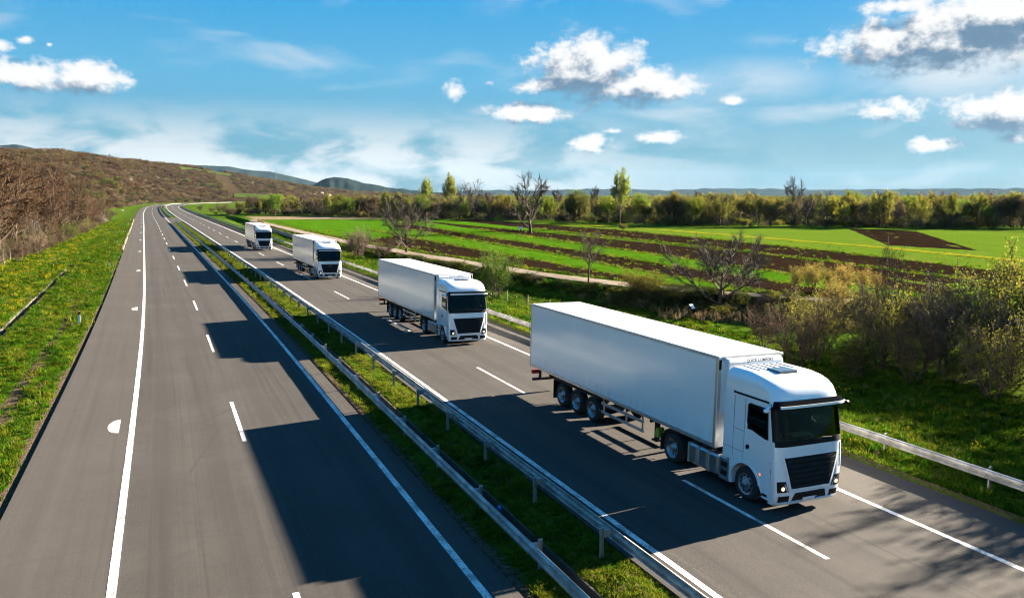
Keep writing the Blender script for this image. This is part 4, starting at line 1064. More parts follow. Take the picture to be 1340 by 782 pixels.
# meadows on the far hillside
def meadow(pxa, pxb, ta, tb, nm):
    a = np.linspace(px_az(pxa), px_az(pxb), 24); q = np.linspace(0, 1, 10)
    d0m, d1m = np.interp(a, HA, HD0), np.interp(a, HA, HD1)
    tA = ta[0] + (ta[1] - ta[0]) * np.linspace(0, 1, 24); tB = tb[0] + (tb[1] - tb[0]) * np.linspace(0, 1, 24)
    T_ = tA[None, :] * (1 - q[:, None]) + tB[None, :] * q[:, None]
    polar(nm, a, d0m[None, :] + (d1m - d0m)[None, :] * T_, lambda A, D: hill_h(A, D) + .9, 'meadow')
meadow(236, 318, (.80, .84), (.93, .93), 'hill_meadow')
meadow(306, 368, (.20, .12), (.27, .22), 'hill_meadow')
def mountain(pxs, pys, d, depth, m, seed):
    A0 = np.array([px_az(x) for x in pxs]); a = np.linspace(A0[0], A0[-1], 90)
    yr = np.interp(a, A0, pys); h1 = 9 + (250 - yr) / F_PX * d * np.cos(a - YAW)
    h1 = h1 + smooth_noise(a * 40, a * 0, seed, 3) * d * .0006
    t = np.linspace(0, 2, 25); D = d - depth + depth * t[:, None] + 0 * a[None, :]
    w = np.where(t < 1, .5 - .5 * np.cos(pi * t), .5 + .5 * np.cos(pi * (t - 1)))
    def h(A, D_):
        ed = np.clip(np.minimum(A - a[0], a[-1] - A) / .02, 0, 1)
        return -5 + (h1[None, :] + 5) * (w[:, None] * ed) + smooth_noise(A * 60, D_ / 900, seed + 1, 3) * h1[None, :] * .06 * (w * (1 - w) * 4)[:, None]
    polar('mountain', a, D, h, m)
mountain([-420, -200, -60, 0, 25, 45, 75, 110, 150], [205, 196, 190, 187, 186, 190, 196, 203, 215], 7000, 1700, 'mountain_forest_hazed', 31)
mountain([120, 180, 240, 300, 330, 352, 385, 430, 500, 560], [222, 216, 212, 214, 219, 220, 227, 238, 246, 250], 7600, 1700, 'mountain_forest_hazed', 33)
mountain([380, 405, 420, 438, 455, 480, 510, 560, 620], [246, 240, 231, 227.5, 229, 236, 241, 246, 249.5], 4300, 1000, 'mountain_forest_hazed', 35)
mountain([560, 640, 700, 760, 820, 870, 930, 1000, 1080, 1160, 1240, 1340, 1450, 1600, 1900], [246, 244, 245, 243, 242.5, 244.5, 242, 242.5, 244, 243, 242, 241.5, 242, 241, 243], 11000, 1800, 'mountain_forest_hazed', 37)

# ------------------------------------------------------------------ vegetation: prototypes of unit height
mat('bark_grey', (.072, .055, .040), .95, var=.35, vscale=9, objvar=.2)
mat('bark_brown', (0.0595, 0.0406, 0.0266), .95, var=.35, vscale=9, objvar=.25)
mat('bark_red', (.066, .038, .019), .95, var=.3, vscale=9, objvar=.25)
mat('twig_tan', (0.1470, 0.1085, 0.0665), .95, var=.3, vscale=9, objvar=.25)
leafmat('leaf_bud', (.27, .285, .035)); leafmat('leaf_green', (.13, .165, .020)); leafmat('leaf_bright', (.17, .25, .025)); leafmat('leaf_gold', (.36, .28, .06))
leafmat('leaf_dark', (.055, .075, .018)); leafmat('leaf_rust', (.105, .060, .028)); leafmat('leaf_white', (.62, .58, .50), .15); leafmat('leaf_tan', (.27, .20, .105))
leafmat('leaf_olive', (.215, .210, .035)); leafmat('leaf_brownish', (.165, .122, .072))

def _tubes(polys, kmap):
    V, Fc, off = [], [], 0
    for pts, rad, lev in polys:
        k = kmap[min(lev, len(kmap) - 1)]; P = np.asarray(pts); r = np.asarray(rad); n = len(P)
        T = np.gradient(P, axis=0); T /= np.linalg.norm(T, axis=1, keepdims=True) + 1e-9
        ref = np.where(np.abs(T[:, 2:3]) < .9, np.array([[0, 0, 1.]]), np.array([[1., 0, 0]]))
        A = np.cross(T, ref); A /= np.linalg.norm(A, axis=1, keepdims=True) + 1e-9; B = np.cross(T, A)
        a = 2 * pi * np.arange(k) / k
        ring = P[:, None] + r[:, None, None] * (np.cos(a)[None, :, None] * A[:, None] + np.sin(a)[None, :, None] * B[:, None])
        V.append(ring.reshape(-1, 3)); I = np.arange(n * k).reshape(n, k) + off
        Fc.append(np.stack([I[:-1], np.roll(I[:-1], -1, 1), np.roll(I[1:], -1, 1), I[1:]], -1).reshape(-1, 4)); off += n * k
    return np.concatenate(V), np.concatenate(Fc)
def _branch(rg, p, d, L, r0, r1, n, wig, up):
    pts = [p]; d = d / np.linalg.norm(d)
    for i in range(n):
        d = d + rg.normal(0, wig, 3) + np.array([0, 0, up / n]); d /= np.linalg.norm(d); pts.append(pts[-1] + d * L / n)
    return np.array(pts), np.linspace(r0, r1, n + 1)
def proto(seed, kind='tree', limbs=8, subs=5, twigs=6, fine=2, trunk=.30, trunk_r=.022, limb_len=.48, up=.5, open_=.75, leaf=0, leaf_size=.012, leaf_spread=.02, twig_r=.0022, lean=0.0, width=1.0):
    """returns trunk (V, F), crown (V, F), leaf (V, F) in a unit-height frame"""
    rg = np.random.RandomState(seed); lv0, lv1, tips = [], [], []
    if kind == 'tree':
        tp, tr = _branch(rg, np.zeros(3), np.array([lean, 0, 1.]), trunk + .35, trunk_r, trunk_r * .35, 7, .05, 0); lv0.append((tp, tr, 0))
        starts = []
        for i in range(limbs):
            t = .38 + .62 * (i + rg.rand()) / limbs if trunk > .2 else .12 + .85 * (i + rg.rand()) / limbs
            j = t * (len(tp) - 1); a = int(min(j, len(tp) - 2)); p = tp[a] + (tp[a + 1] - tp[a]) * (j - a)
            ang = i * 2.4 + rg.uniform(-.4, .4); o = open_ * (1.25 - .6 * t)
            starts.append((p, np.array([cos(ang) * o, sin(ang) * o, 1 - .45 * o]), limb_len * (1.15 - .45 * t) * rg.uniform(.8, 1.15), tr[a] * .62))
    else:
        starts = []
        for i in range(limbs):
            ang = i * 2.4 + rg.uniform(-.5, .5); o = open_ * sqrt((i + .5) / limbs)
            starts.append((np.array([cos(ang), sin(ang), 0]) * .05 * width, np.array([cos(ang) * o, sin(ang) * o, 1.]), rg.uniform(.65, 1.0), trunk_r))
    for (p, d, L, r) in starts:
        lp, lr = _branch(rg, p, d, L, r, r * .3, 5, .075, up); lv0.append((lp, lr, 1))
        for s in range(subs):
            t = .25 + .75 * (s + rg.rand()) / subs; j = t * 5; a = int(min(j, 4)); q = lp[a] + (lp[a + 1] - lp[a]) * (j - a)
            sd_ = (lp[a + 1] - lp[a]); sd_ = sd_ / np.linalg.norm(sd_) + rg.normal(0, .48, 3) + np.array([0, 0, .18])
            sp, sr = _branch(rg, q, sd_, L * .46 * rg.uniform(.6, 1.2), max(lr[a] * .55, twig_r * 1.3), twig_r, 3, .16, up * .5); lv1.append((sp, sr, 2))
            for w in range(twigs):
                t2 = .2 + .8 * (w + rg.rand()) / twigs; j2 = t2 * 3; b = int(min(j2, 2)); q2 = sp[b] + (sp[b + 1] - sp[b]) * (j2 - b)
                td = (sp[b + 1] - sp[b]); td = td / np.linalg.norm(td) + rg.normal(0, .52, 3) + np.array([0, 0, .25])
                wp, wr = _branch(rg, q2, td, L * .27 * rg.uniform(.5, 1.3), twig_r, twig_r * .5, 2, .10, .1); lv1.append((wp, wr, 3)); tips.append(wp[1]); tips.append(wp[-1])
                for f in range(fine):
                    td2 = td / np.linalg.norm(td) + rg.normal(0, .45, 3)
                    fp, fr = _branch(rg, wp[1], td2, L * .18 * rg.uniform(.5, 1.3), twig_r * .7, twig_r * .35, 1, .1, 0); lv1.append((fp, fr, 3)); tips.append(fp[-1])
    T0 = _tubes(lv0, [7, 5]); T1 = _tubes(lv1, [4, 4, 4, 3])
    LV = None
    if leaf:
        c = np.repeat(np.array(tips), leaf, 0); n = len(c); c = c + rg.normal(0, leaf_spread, (n, 3))
        a = rg.normal(0, 1, (n, 3)); a /= np.linalg.norm(a, axis=1, keepdims=True); b = np.cross(a, rg.normal(0, 1, (n, 3))); b /= np.linalg.norm(b, axis=1, keepdims=True)
        s = leaf_size * rg.uniform(.6, 1.4, (n, 1))
        V = np.stack([c - a * s, c - b * s * .55, c + a * s, c + b * s * .55], 1).reshape(-1, 3); LV = (V, np.arange(4 * n).reshape(n, 4))
    # normalise to unit height
    h = T1[0][:, 2].max(); sc = 1.0 / h
    wv = np.array([sc * width, sc * width, sc])
    fix = lambda m: None if m is None else (m[0] * wv, m[1])
    return fix(T0), fix(T1), fix(LV)
class Proto:
    def __init__(s, name, bark, twig, leafm, seed, **kw):
        t0, t1, lv = proto(seed, **kw); s.name = name
        s.trunk = npmesh(name + '_trunk', t0[0], t0[1], bark, True)
        if lv is None: V, Fc, mi, mm = t1[0], t1[1], None, [twig]
        else: V = np.concatenate([t1[0], lv[0]]); Fc = np.concatenate([t1[1], lv[1] + len(t1[0])]); mi = np.r_[np.zeros(len(t1[1])), np.ones(len(lv[1]))]; mm = [twig, leafm]
        s.crown = npmesh(name + '_crown', V, Fc, mm, False, mi)
        V2 = np.concatenate([t0[0], V]); F2 = np.concatenate([t0[1], Fc + len(t0[0])]); mi2 = np.r_[np.zeros(len(t0[1])), (np.ones(len(Fc)) if mi is None else mi + 1)]
        s.joined = npmesh(name, V2, F2, [bark] + mm, False, mi2)
PR = {}
def P_(name, *a, **k): PR[name] = Proto(name, *a, **k)
P_('bare_a', 'bark_brown', 'bark_brown', None, 1, limbs=9, subs=6, twigs=6, fine=3, twig_r=.0022)
P_('bare_b', 'bark_grey', 'bark_grey', None, 2, limbs=8, subs=6, twigs=6, fine=3, trunk=.22, open_=.95, limb_len=.55, twig_r=.0022)
P_('bare_c', 'bark_brown', 'bark_grey', None, 3, limbs=10, subs=7, twigs=8, fine=4, trunk=.16, open_=1.1, limb_len=.6, trunk_r=.03, twig_r=.0032)
P_('wood_a', 'bark_brown', 'bark_red', 'leaf_rust', 4, limbs=9, subs=6, twigs=6, fine=3, leaf=2, leaf_size=.008, leaf_spread=.014, twig_r=.0036, open_=.9, trunk=.12)
P_('wood_b', 'bark_brown', 'bark_red', 'leaf_rust', 5, limbs=10, subs=6, twigs=6, fine=3, leaf=2, leaf_size=.008, leaf_spread=.014, twig_r=.0036, open_=1.0, trunk=.10)
P_('wood_c', 'bark_grey', 'bark_brown', 'leaf_brownish', 6, limbs=9, subs=6, twigs=6, fine=3, leaf=2, leaf_size=.008, leaf_spread=.014, twig_r=.0036, open_=.9, trunk=.14)
P_('bud_a', 'bark_grey', 'bark_grey', 'leaf_bud', 7, limbs=9, subs=6, twigs=5, fine=2, leaf=3, leaf_size=.011, leaf_spread=.018, trunk=.34)
P_('bud_b', 'bark_brown', 'bark_brown', 'leaf_olive', 8, limbs=9, subs=6, twigs=5, fine=2, leaf=3, leaf_size=.012, leaf_spread=.022, trunk=.2, open_=.85)
P_('green_a', 'bark_brown', 'bark_brown', 'leaf_bright', 9, limbs=9, subs=6, twigs=5, fine=2, leaf=4, leaf_size=.012, leaf_spread=.022, trunk=.2, open_=.8)
P_('shrub_green', 'bark_brown', 'bark_brown', 'leaf_green', 10, kind='shrub', limbs=14, subs=6, twigs=5, fine=2, leaf=4, leaf_size=.014, leaf_spread=.026, trunk_r=.010, open_=.75, twig_r=.003)
P_('shrub_bud', 'bark_brown', 'bark_grey', 'leaf_bud', 11, kind='shrub', limbs=14, subs=6, twigs=5, fine=2, leaf=3, leaf_size=.011, leaf_spread=.024, trunk_r=.010, open_=.8, twig_r=.003)
P_('shrub_gold', 'bark_brown', 'twig_tan', 'leaf_gold', 12, kind='shrub', limbs=13, subs=6, twigs=5, fine=2, leaf=6, leaf_size=.012, leaf_spread=.022, trunk_r=.010, open_=.6, twig_r=.003)
P_('shrub_tan', 'bark_brown', 'twig_tan', None, 13, kind='shrub', limbs=24, subs=6, twigs=6, fine=2, trunk_r=.011, open_=.9, twig_r=.0040)
P_('shrub_brown', 'bark_brown', 'bark_red', 'leaf_brownish', 14, kind='shrub', limbs=15, subs=6, twigs=5, fine=2, leaf=1, leaf_size=.010, leaf_spread=.02, trunk_r=.009, open_=.85, twig_r=.0035)
P_('shrub_white', 'bark_brown', 'bark_brown', 'leaf_white', 15, kind='shrub', limbs=12, subs=5, twigs=5, fine=2, leaf=4, leaf_size=.016, leaf_spread=.03, trunk_r=.010, open_=.9)
P_('round_bush', 'bark_brown', 'bark_brown', 'leaf_olive', 16, kind='shrub', limbs=16, subs=7, twigs=6, fine=2, leaf=4, leaf_size=.016, leaf_spread=.03, trunk_r=.012, open_=.95, width=1.1)
P_('dark_bush', 'bark_brown', 'bark_brown', 'leaf_dark', 17, kind='shrub', limbs=13, subs=6, twigs=5, fine=1, leaf=4, leaf_size=.020, leaf_spread=.04, trunk_r=.010, open_=1.0, width=1.3)
P_('scrub_a', 'bark_brown', 'bark_red', 'leaf_brownish', 18, kind='shrub', limbs=9, subs=4, twigs=3, fine=1, leaf=2, leaf_size=.045, leaf_spread=.05, trunk_r=.014, open_=1.0, twig_r=.007, width=1.2)
P_('scrub_b', 'bark_brown', 'bark_brown', 'leaf_rust', 19, kind='shrub', limbs=9, subs=4, twigs=3, fine=1, leaf=2, leaf_size=.045, leaf_spread=.05, trunk_r=.014, open_=.8, twig_r=.007, width=1.1)
P_('scrub_c', 'bark_brown', 'bark_brown', 'leaf_olive', 20, kind='shrub', limbs=9, subs=4, twigs=3, fine=1, leaf=3, leaf_size=.05, leaf_spread=.06, trunk_r=.014, open_=1.0, twig_r=.006, width=1.2)
P_('scrub_d', 'bark_brown', 'bark_brown', 'leaf_dark', 21, kind='shrub', limbs=9, subs=4, twigs=3, fine=1, leaf=3, leaf_size=.05, leaf_spread=.06, trunk_r=.014, open_=1.0, twig_r=.006, width=1.2)

P_('shrub_lime', 'bark_brown', 'bark_brown', 'leaf_bright', 40, kind='shrub', limbs=14, subs=6, twigs=5, fine=2, leaf=5, leaf_size=.014, leaf_spread=.028, trunk_r=.010, open_=.7, twig_r=.003)
P_('far_bare', 'bark_brown', 'bark_brown', None, 31, limbs=9, subs=6, twigs=6, fine=2, twig_r=.0050, trunk_r=.026)
P_('far_fork', 'bark_brown', 'bark_grey', None, 32, limbs=8, subs=6, twigs=6, fine=2, trunk=.2, open_=1.0, limb_len=.58, twig_r=.0050, trunk_r=.03)
P_('far_bud', 'bark_grey', 'bark_grey', 'leaf_bud', 33, limbs=9, subs=6, twigs=5, fine=2, leaf=3, leaf_size=.018, leaf_spread=.02, trunk=.30, twig_r=.004, trunk_r=.022)
P_('far_olive', 'bark_brown', 'bark_brown', 'leaf_olive', 34, limbs=9, subs=6, twigs=5, fine=2, leaf=3, leaf_size=.017, leaf_spread=.028, trunk=.06, open_=.95, twig_r=.004)
P_('far_green', 'bark_brown', 'bark_brown', 'leaf_bright', 35, limbs=9, subs=6, twigs=5, fine=2, leaf=4, leaf_size=.017, leaf_spread=.028, trunk=.08, open_=.85, twig_r=.004)
P_('far_brown', 'bark_grey', 'bark_brown', 'leaf_brownish', 36, limbs=9, subs=6, twigs=6, fine=2, leaf=2, leaf_size=.012, leaf_spread=.02, twig_r=.0045, trunk=.08, open_=.85)
RG = random.Random(5)
ORD = ['first', 'second', 'third', 'fourth', 'fifth', 'sixth', 'seventh', 'eighth', 'ninth', 'tenth', 'eleventh', 'twelfth', 'thirteenth', 'fourteenth', 'fifteenth', 'sixteenth', 'seventeenth', 'eighteenth', 'nineteenth', 'twentieth'] + ['twenty-' + w for w in ('first', 'second', 'third', 'fourth', 'fifth', 'sixth', 'seventh', 'eighth', 'ninth')] + ['thirtieth'] + ['thirty-' + w for w in ('first', 'second', 'third', 'fourth', 'fifth', 'sixth', 'seventh', 'eighth', 'ninth')]
def number_labels(obs):
    """things of one look are told apart by their order from the left as seen"""
    by = {}
    for o in obs: by.setdefault(o['label'], []).append(o)
    for lb, L in by.items():
        if len(L) == 1: L[0]['label'] = lb.replace('|', ''); continue
        L.sort(key=lambda o: math.atan2(o.location.x, o.location.y))
        for i, o in enumerate(L): o['label'] = ORD[i] + ' ' + lb.replace('|', ' from the left')
def plant(name, pr, X, Y, h, label, cat='tree', group=None, w=1.0, rz=None, tilt=0.0, z=None):
    z = float(terrain(X, Y)) if z is None else z
    o = thing(name, label, cat, (X, Y, z - .05), (tilt, tilt * .6, RG.uniform(0, 6.28) if rz is None else rz), group)
    o.scale = (h * w, h * w, h)
    link('trunk' if cat == 'tree' else 'stems', PR[pr].trunk, o); link('crown' if cat == 'tree' else 'foliage', PR[pr].crown, o)
    return o
def at_px(px, py, z=0.0):
    p = at_z(px, py, z); return float(p[0]), float(p[1])
def h_px(X, Y, ytop, zb):
    """height so that the top shows at photo row ytop"""
    d = np.array([X, Y]); dep = d @ np.array([sin(YAW), cos(YAW)])
    return CAM_H + (250 - ytop) / F_PX * dep * 1.005 - zb

# ---- single trees and shrubs between motorway and woods
def one(name, pr, px, py, ytop, label, cat='tree', w=1.0, zb=0.0, tilt=0.0, rz=None, group=None):
    X, Y = at_px(px, py, zb); zt = float(terrain(X, Y)); X, Y = at_px(px, py, zt); zt = float(terrain(X, Y))
    return plant(name, pr, X, Y, max(1.0, h_px(X, Y, ytop, zt)), label, cat, group, w, rz, tilt, zt)
one('bare_tree', 'bare_c', 532, 338, 245, 'wide bare tree by the right guardrail just left of the second truck', w=.75)
one('shrub', 'shrub_tan', 468, 336, 283, 'large leafless tan thicket behind the third truck', 'shrub', w=.95)
one('shrub', 'shrub_brown', 500, 340, 300, 'low brown thicket at the foot of the wide bare tree', 'shrub', w=1.3)
one('shrub', 'shrub_lime', 648, 388, 309, 'yellow-green leafing bush right of the second truck', 'shrub', w=.85)
one('bare_tree', 'bare_a', 770, 373, 290, 'small dark forked bare tree on the track bank above the nearest trailer', w=.95)
one('shrub', 'round_bush', 843, 402, 340, 'rounded olive bush on the bank beside the dirt track', 'shrub', w=1.15)
one('bare_tree', 'bare_c', 941, 412, 288, 'spreading pale bare tree on the dark bank above the nearest cab', w=.95, tilt=.03)
GS = []
for px, py, yt, w in ((1040, 402, 340, .8), (1062, 404, 333, .85), (1084, 403, 342, .8), (1104, 406, 334, .85), (1126, 405, 341, .8), (1146, 408, 348, .8), (1092, 398, 350, .8)):
    GS.append(one('shrub', 'shrub_gold', px, py, yt, 'golden budding shrub| in the row beside the dirt track', 'shrub', w=w, group='golden shrubs beside the dirt track'))
number_labels(GS)
one('bare_tree', 'bare_a', 1158, 478, 300, 'tall thin dark bare tree in front of the right thicket', w=.45)
one('shrub', 'shrub_bud', 1222, 470, 348, 'big olive shrub with pale bare stems in the right thicket', 'shrub', w=.95)
one('shrub', 'shrub_brown', 1180, 455, 375, 'brown bare shrub behind the tall thin dark tree', 'shrub', w=.9)
one('shrub', 'shrub_lime', 1302, 492, 345, 'leafing green shrub low at the right edge of the picture', 'shrub', w=.95)
one('bare_tree', 'bud_b', 1330, 470, 300, 'dark budding tree at the right edge of the picture', w=.8)
one('shrub', 'shrub_brown', 1280, 440, 330, 'dark brown shrub behind the green shrubs at the right', 'shrub', w=.8)
one('shrub', 'shrub_green', 1255, 500, 430, 'low green shrub in front of the right thicket', 'shrub', w=1.1)
one('shrub', 'dark_bush', 1195, 440, 395, 'dark low bush in the shade of the right thicket', 'shrub', w=1.2)
one('shrub', 'dark_bush', 1260, 455, 400, 'dark dense bush between the right shrubs', 'shrub', w=1.2)
one('shrub', 'dark_bush', 1325, 500, 430, 'dark bush at the foot of the budding tree at the right edge', 'shrub', w=1.2)
one('round_bush', 'round_bush', 815, 301, 285, 'round clipped-looking bush alone on the pale field', 'shrub', w=1.0)
one('shrub', 'shrub_tan', 341, 298, 277, 'small bare shrub behind the farthest truck', 'shrub', w=.9)
for k, (px, py, yt) in enumerate([(262, 276, 261), (290, 281, 257), (303, 283, 262), (278, 279, 263)]):
    one('shrub', 'shrub_brown', px, py, yt, ['round brown bush at the inside of the road bend', 'larger brown bush right of the road bend', 'brown bush where the far tree line starts', 'low brown bush between the two bushes at the bend'][k], 'shrub', w=1.2)
for k, (px, py, yt) in enumerate([(134, 293, 277), (160, 277, 268), (188, 268.5, 261.5), (203, 267.5, 261), (214, 266.5, 261)]):
    one('blossom_bush', 'shrub_white', px, py, yt, ['white blossoming bush nearest on the left verge', 'small white blossoming bush at the wood edge', 'white blossoming bush left of the far bend', 'white blossoming bush at the middle of the far bend', 'white blossoming bush at the end of the visible road'][k], 'shrub', w=1.5)
# shrubs that go on beyond the right edge and throw their shade across the road
OUT = []
for k, (X, Y, h, pr) in enumerate([(39, 25, 5.6, 'shrub_bud'), (34.5, 19.5, 6.2, 'bare_b'), (35.5, 16.5, 6.6, 'bud_b'), (34, 13.5, 5.6, 'bare_a'), (37, 11, 6.8, 'shrub_bud'), (40, 21, 6.8, 'bud_b'), (36.5, 22.5, 5.2, 'shrub_bud'), (41, 15, 7.2, 'bare_a'), (33.5, 17.2, 5.4, 'bud_b'), (38.5, 18.5, 7.6, 'bud_b'), (36, 14.8, 7.0, 'shrub_bud'), (38, 12.8, 7.6, 'bud_b'), (34.6, 11, 5.6, 'bud_b'), (43, 18, 8.2, 'bud_b'), (33.2, 15.2, 5.2, 'shrub_bud'), (42, 16.5, 9.6, 'bud_b'), (45, 19.5, 10.4, 'bud_b'), (41, 12.6, 9.4, 'bud_b'), (46, 15.4, 10.2, 'bare_a')]):
    OUT.append(0); OUT[-1] = plant('shrub', pr, X, Y, h, 'leafing shrub| of the right thicket beyond the picture edge', 'shrub', 'shrubs continuing the right thicket', w=.9)

number_labels(OUT)
# ---- far tree line
one('willow_tree', 'far_fork', 694, 305, 218, 'big old bare tree with thick crooked trunk alone in the ploughed field', w=.85, rz=2.0)
TL = [('far_bud', 559, 282, 226, 'slim tan budding tree, leftmost of the tall ones on the far tree line', .62), ('far_bud', 590, 284, 221, 'tall slim tan tree with narrow crown above the far tree line', .62),
      ('far_fork', 615, 287, 228, 'tall dark bare tree with forked crown right of the slim tan ones', .75), ('far_green', 752, 290, 244, 'fresh green tree in the far tree line right of the big bare tree', .7),
      ('far_bare', 778, 290, 237, 'narrow dark bare tree in the far tree line', .55), ('far_bud', 811, 299, 214, 'tallest budding tree with long bare trunk above the round bush', .62),
      ('far_green', 838, 292, 248, 'fresh yellow-green tree right of the tallest budding tree', .8), ('far_fork', 1038, 296, 223, 'tall bare tree with twisted crown high above the right tree line', .55),
      ('far_bare', 1244, 290, 246, 'bare tree standing slightly above the tree line at the right', .8), ('far_green', 1190, 294, 251, 'bright yellow-green tree in the right tree line', .7), ('far_green', 360, 283, 249, 'bright green tree at the left part of the far tree line', .8)]
for pr, px, py, yt, lb, w in TL: one('field_tree', pr, px, py, yt, lb, w=w, zb=-.1)
one('leaning_tree', 'far_fork', 1296, 297, 249, 'dark bare tree leaning to the right in the right tree line', w=.6, tilt=.45, rz=.9)
TLX = np.array([19., 37, 58, 76, 116, 137, 169, 199, 260, 340, 420]); TLY = np.array([406., 383, 346, 313, 256, 197, 172, 149, 122, 95, 70])
def along(t):
    s = np.r_[0, np.cumsum(np.hypot(np.diff(TLX), np.diff(TLY)))]; q = t * s[-1]; X, Y = np.interp(q, s, TLX), np.interp(q, s, TLY)
    X2, Y2 = np.interp(q + 5, s, TLX), np.interp(q + 5, s, TLY); X1, Y1 = np.interp(q - 5, s, TLX), np.interp(q - 5, s, TLY)
    tx, ty = X2 - X1, Y2 - Y1; L = math.hypot(tx, ty) + 1e-9; return X, Y, -ty / L, tx / L
KT = {'far_brown': 'brown leafless tree| in the front row of the far tree line', 'far_olive': 'olive budding tree| in the front row of the far tree line', 'far_bud': 'pale budding tree| in the front row of the far tree line',
      'far_bare': 'thin bare tree| in the front row of the far tree line', 'far_green': 'fresh green tree| in the front row of the far tree line', 'dark_bush': 'dark low bush| at the foot of the far tree line', 'round_bush': 'rounded olive bush| at the foot of the far tree line', 'shrub_bud': 'budding bush| at the foot of the far tree line'}
FR = []
for k in range(64):
    t = .02 + .78 * (k + RG.random()) / 64; X, Y, nx, ny = along(t); off = RG.uniform(0, 7); X += nx * off; Y += ny * off
    pr = RG.choice(['far_brown', 'far_brown', 'far_olive', 'far_olive', 'far_bud', 'far_bare', 'far_green']) if k % 3 else RG.choice(['dark_bush', 'round_bush', 'shrub_bud', 'dark_bush'])
    sh = pr in ('dark_bush', 'round_bush', 'shrub_bud')
    FR += [0]; FR[-1] = plant('field_bush' if sh else 'field_tree', pr, X, Y, RG.uniform(2.2, 3.8) if sh else RG.uniform(6.0, 10.0), KT[pr], 'shrub' if sh else 'tree', 'front row of the far tree line', w=1.2 if sh else .75, z=-.2)

number_labels(FR)
# ---- scattering of uncountable stuff with geometry nodes
def scatter(name, label, cat, pts, rots, scl, idx, meshes):
    col = bpy.data.collections.new(name + '_kinds')
    for i, me in enumerate(meshes):
        o = bpy.data.objects.new('%s_%02d' % (name, i), me); col.objects.link(o)
    me = bpy.data.meshes.new(name); pts = np.asarray(pts, np.float32); me.vertices.add(len(pts)); me.vertices.foreach_set('co', pts.ravel())
    for nm, typ, arr in (('rot', 'FLOAT_VECTOR', rots), ('scl', 'FLOAT_VECTOR', scl), ('idx', 'INT', idx)):
        a = me.attributes.new(nm, typ, 'POINT'); a.data.foreach_set('vector' if typ == 'FLOAT_VECTOR' else 'value', np.asarray(arr, np.int32 if typ == 'INT' else np.float32).ravel())
    ob = link(name, me); tag(ob, label, cat, kind='stuff')
    g = bpy.data.node_groups.new(name, 'GeometryNodeTree'); g.interface.new_socket('Geometry', in_out='INPUT', socket_type='NodeSocketGeometry'); g.interface.new_socket('Geometry', in_out='OUTPUT', socket_type='NodeSocketGeometry')
    gi = g.nodes.new('NodeGroupInput'); go = g.nodes.new('NodeGroupOutput'); ip = g.nodes.new('GeometryNodeInstanceOnPoints'); ci = g.nodes.new('GeometryNodeCollectionInfo')
    ci.inputs['Collection'].default_value = col; ci.inputs['Separate Children'].default_value = True; ci.inputs['Reset Children'].default_value = True
    def attr(nm, dt):
        n = g.nodes.new('GeometryNodeInputNamedAttribute'); n.data_type = dt; n.inputs[0].default_value = nm; return n.outputs[0]
    er = g.nodes.new('FunctionNodeEulerToRotation'); g.links.new(attr('rot', 'FLOAT_VECTOR'), er.inputs[0])
    g.links.new(gi.outputs[0], ip.inputs['Points']); g.links.new(ci.outputs[0], ip.inputs['Instance']); ip.inputs['Pick Instance'].default_value = True
    g.links.new(attr('idx', 'INT'), ip.inputs['Instance Index']); g.links.new(er.outputs[0], ip.inputs['Rotation']); g.links.new(attr('scl', 'FLOAT_VECTOR'), ip.inputs['Scale'])
    g.links.new(ip.outputs[0], go.inputs[0])
    md = ob.modifiers.new('scatter', 'NODES'); md.node_group = g
    return ob
NR = np.random.RandomState(77)
def rot_z(n, tilt=.06): return np.stack([NR.normal(0, tilt, n), NR.normal(0, tilt, n), NR.uniform(0, 6.28, n)], -1)
def scl_(h, w): return np.stack([h * w, h * w, h], -1)
# woods behind the front row of the tree line
n = 760; T_ = NR.rand(n) * .99; off = 5 + 95 * NR.rand(n) ** 1.5
PT = np.array([(lambda a: (a[0] + a[2] * o, a[1] + a[3] * o, -.3))(along(t)) for t, o in zip(T_, off)])
kinds = ['far_brown', 'far_olive', 'far_bud', 'far_bare', 'far_green', 'far_fork', 'dark_bush', 'shrub_bud']; idx = NR.choice(len(kinds), n, p=[.30, .22, .12, .10, .07, .05, .07, .07])
h = NR.uniform(5.8, 10.2, n) * np.where(idx >= 6, .42, 1) * (1 + .12 * smooth_noise(PT[:, 0] / 40, PT[:, 1] / 40, 9)); h = np.where((T_ < .35), h * .95, h)
scatter('far_woodland', 'mixed brown and budding woodland behind the fields', 'woodland', PT, rot_z(n), scl_(h, NR.uniform(.6, .95, n) * np.where(idx >= 6, 1.5, 1)), idx, [PR[k].joined for k in kinds])
# undergrowth along the foot of the wood
n = 900; T_ = NR.rand(n); off = NR.uniform(-1, 40, n)
PT = np.array([(lambda a: (a[0] + a[2] * o, a[1] + a[3] * o, -.3))(along(t)) for t, o in zip(T_, off)])
kinds = ['dark_bush', 'shrub_brown', 'scrub_c', 'scrub_a']; idx = NR.choice(4, n, p=[.18, .40, .22, .2])
scatter('woodland_edge', 'low dark brushwood along the foot of the far woodland', 'undergrowth', PT, rot_z(n), scl_(NR.uniform(1.4, 3.6, n), NR.uniform(1.0, 1.5, n)), idx, [PR[k].joined for k in kinds])
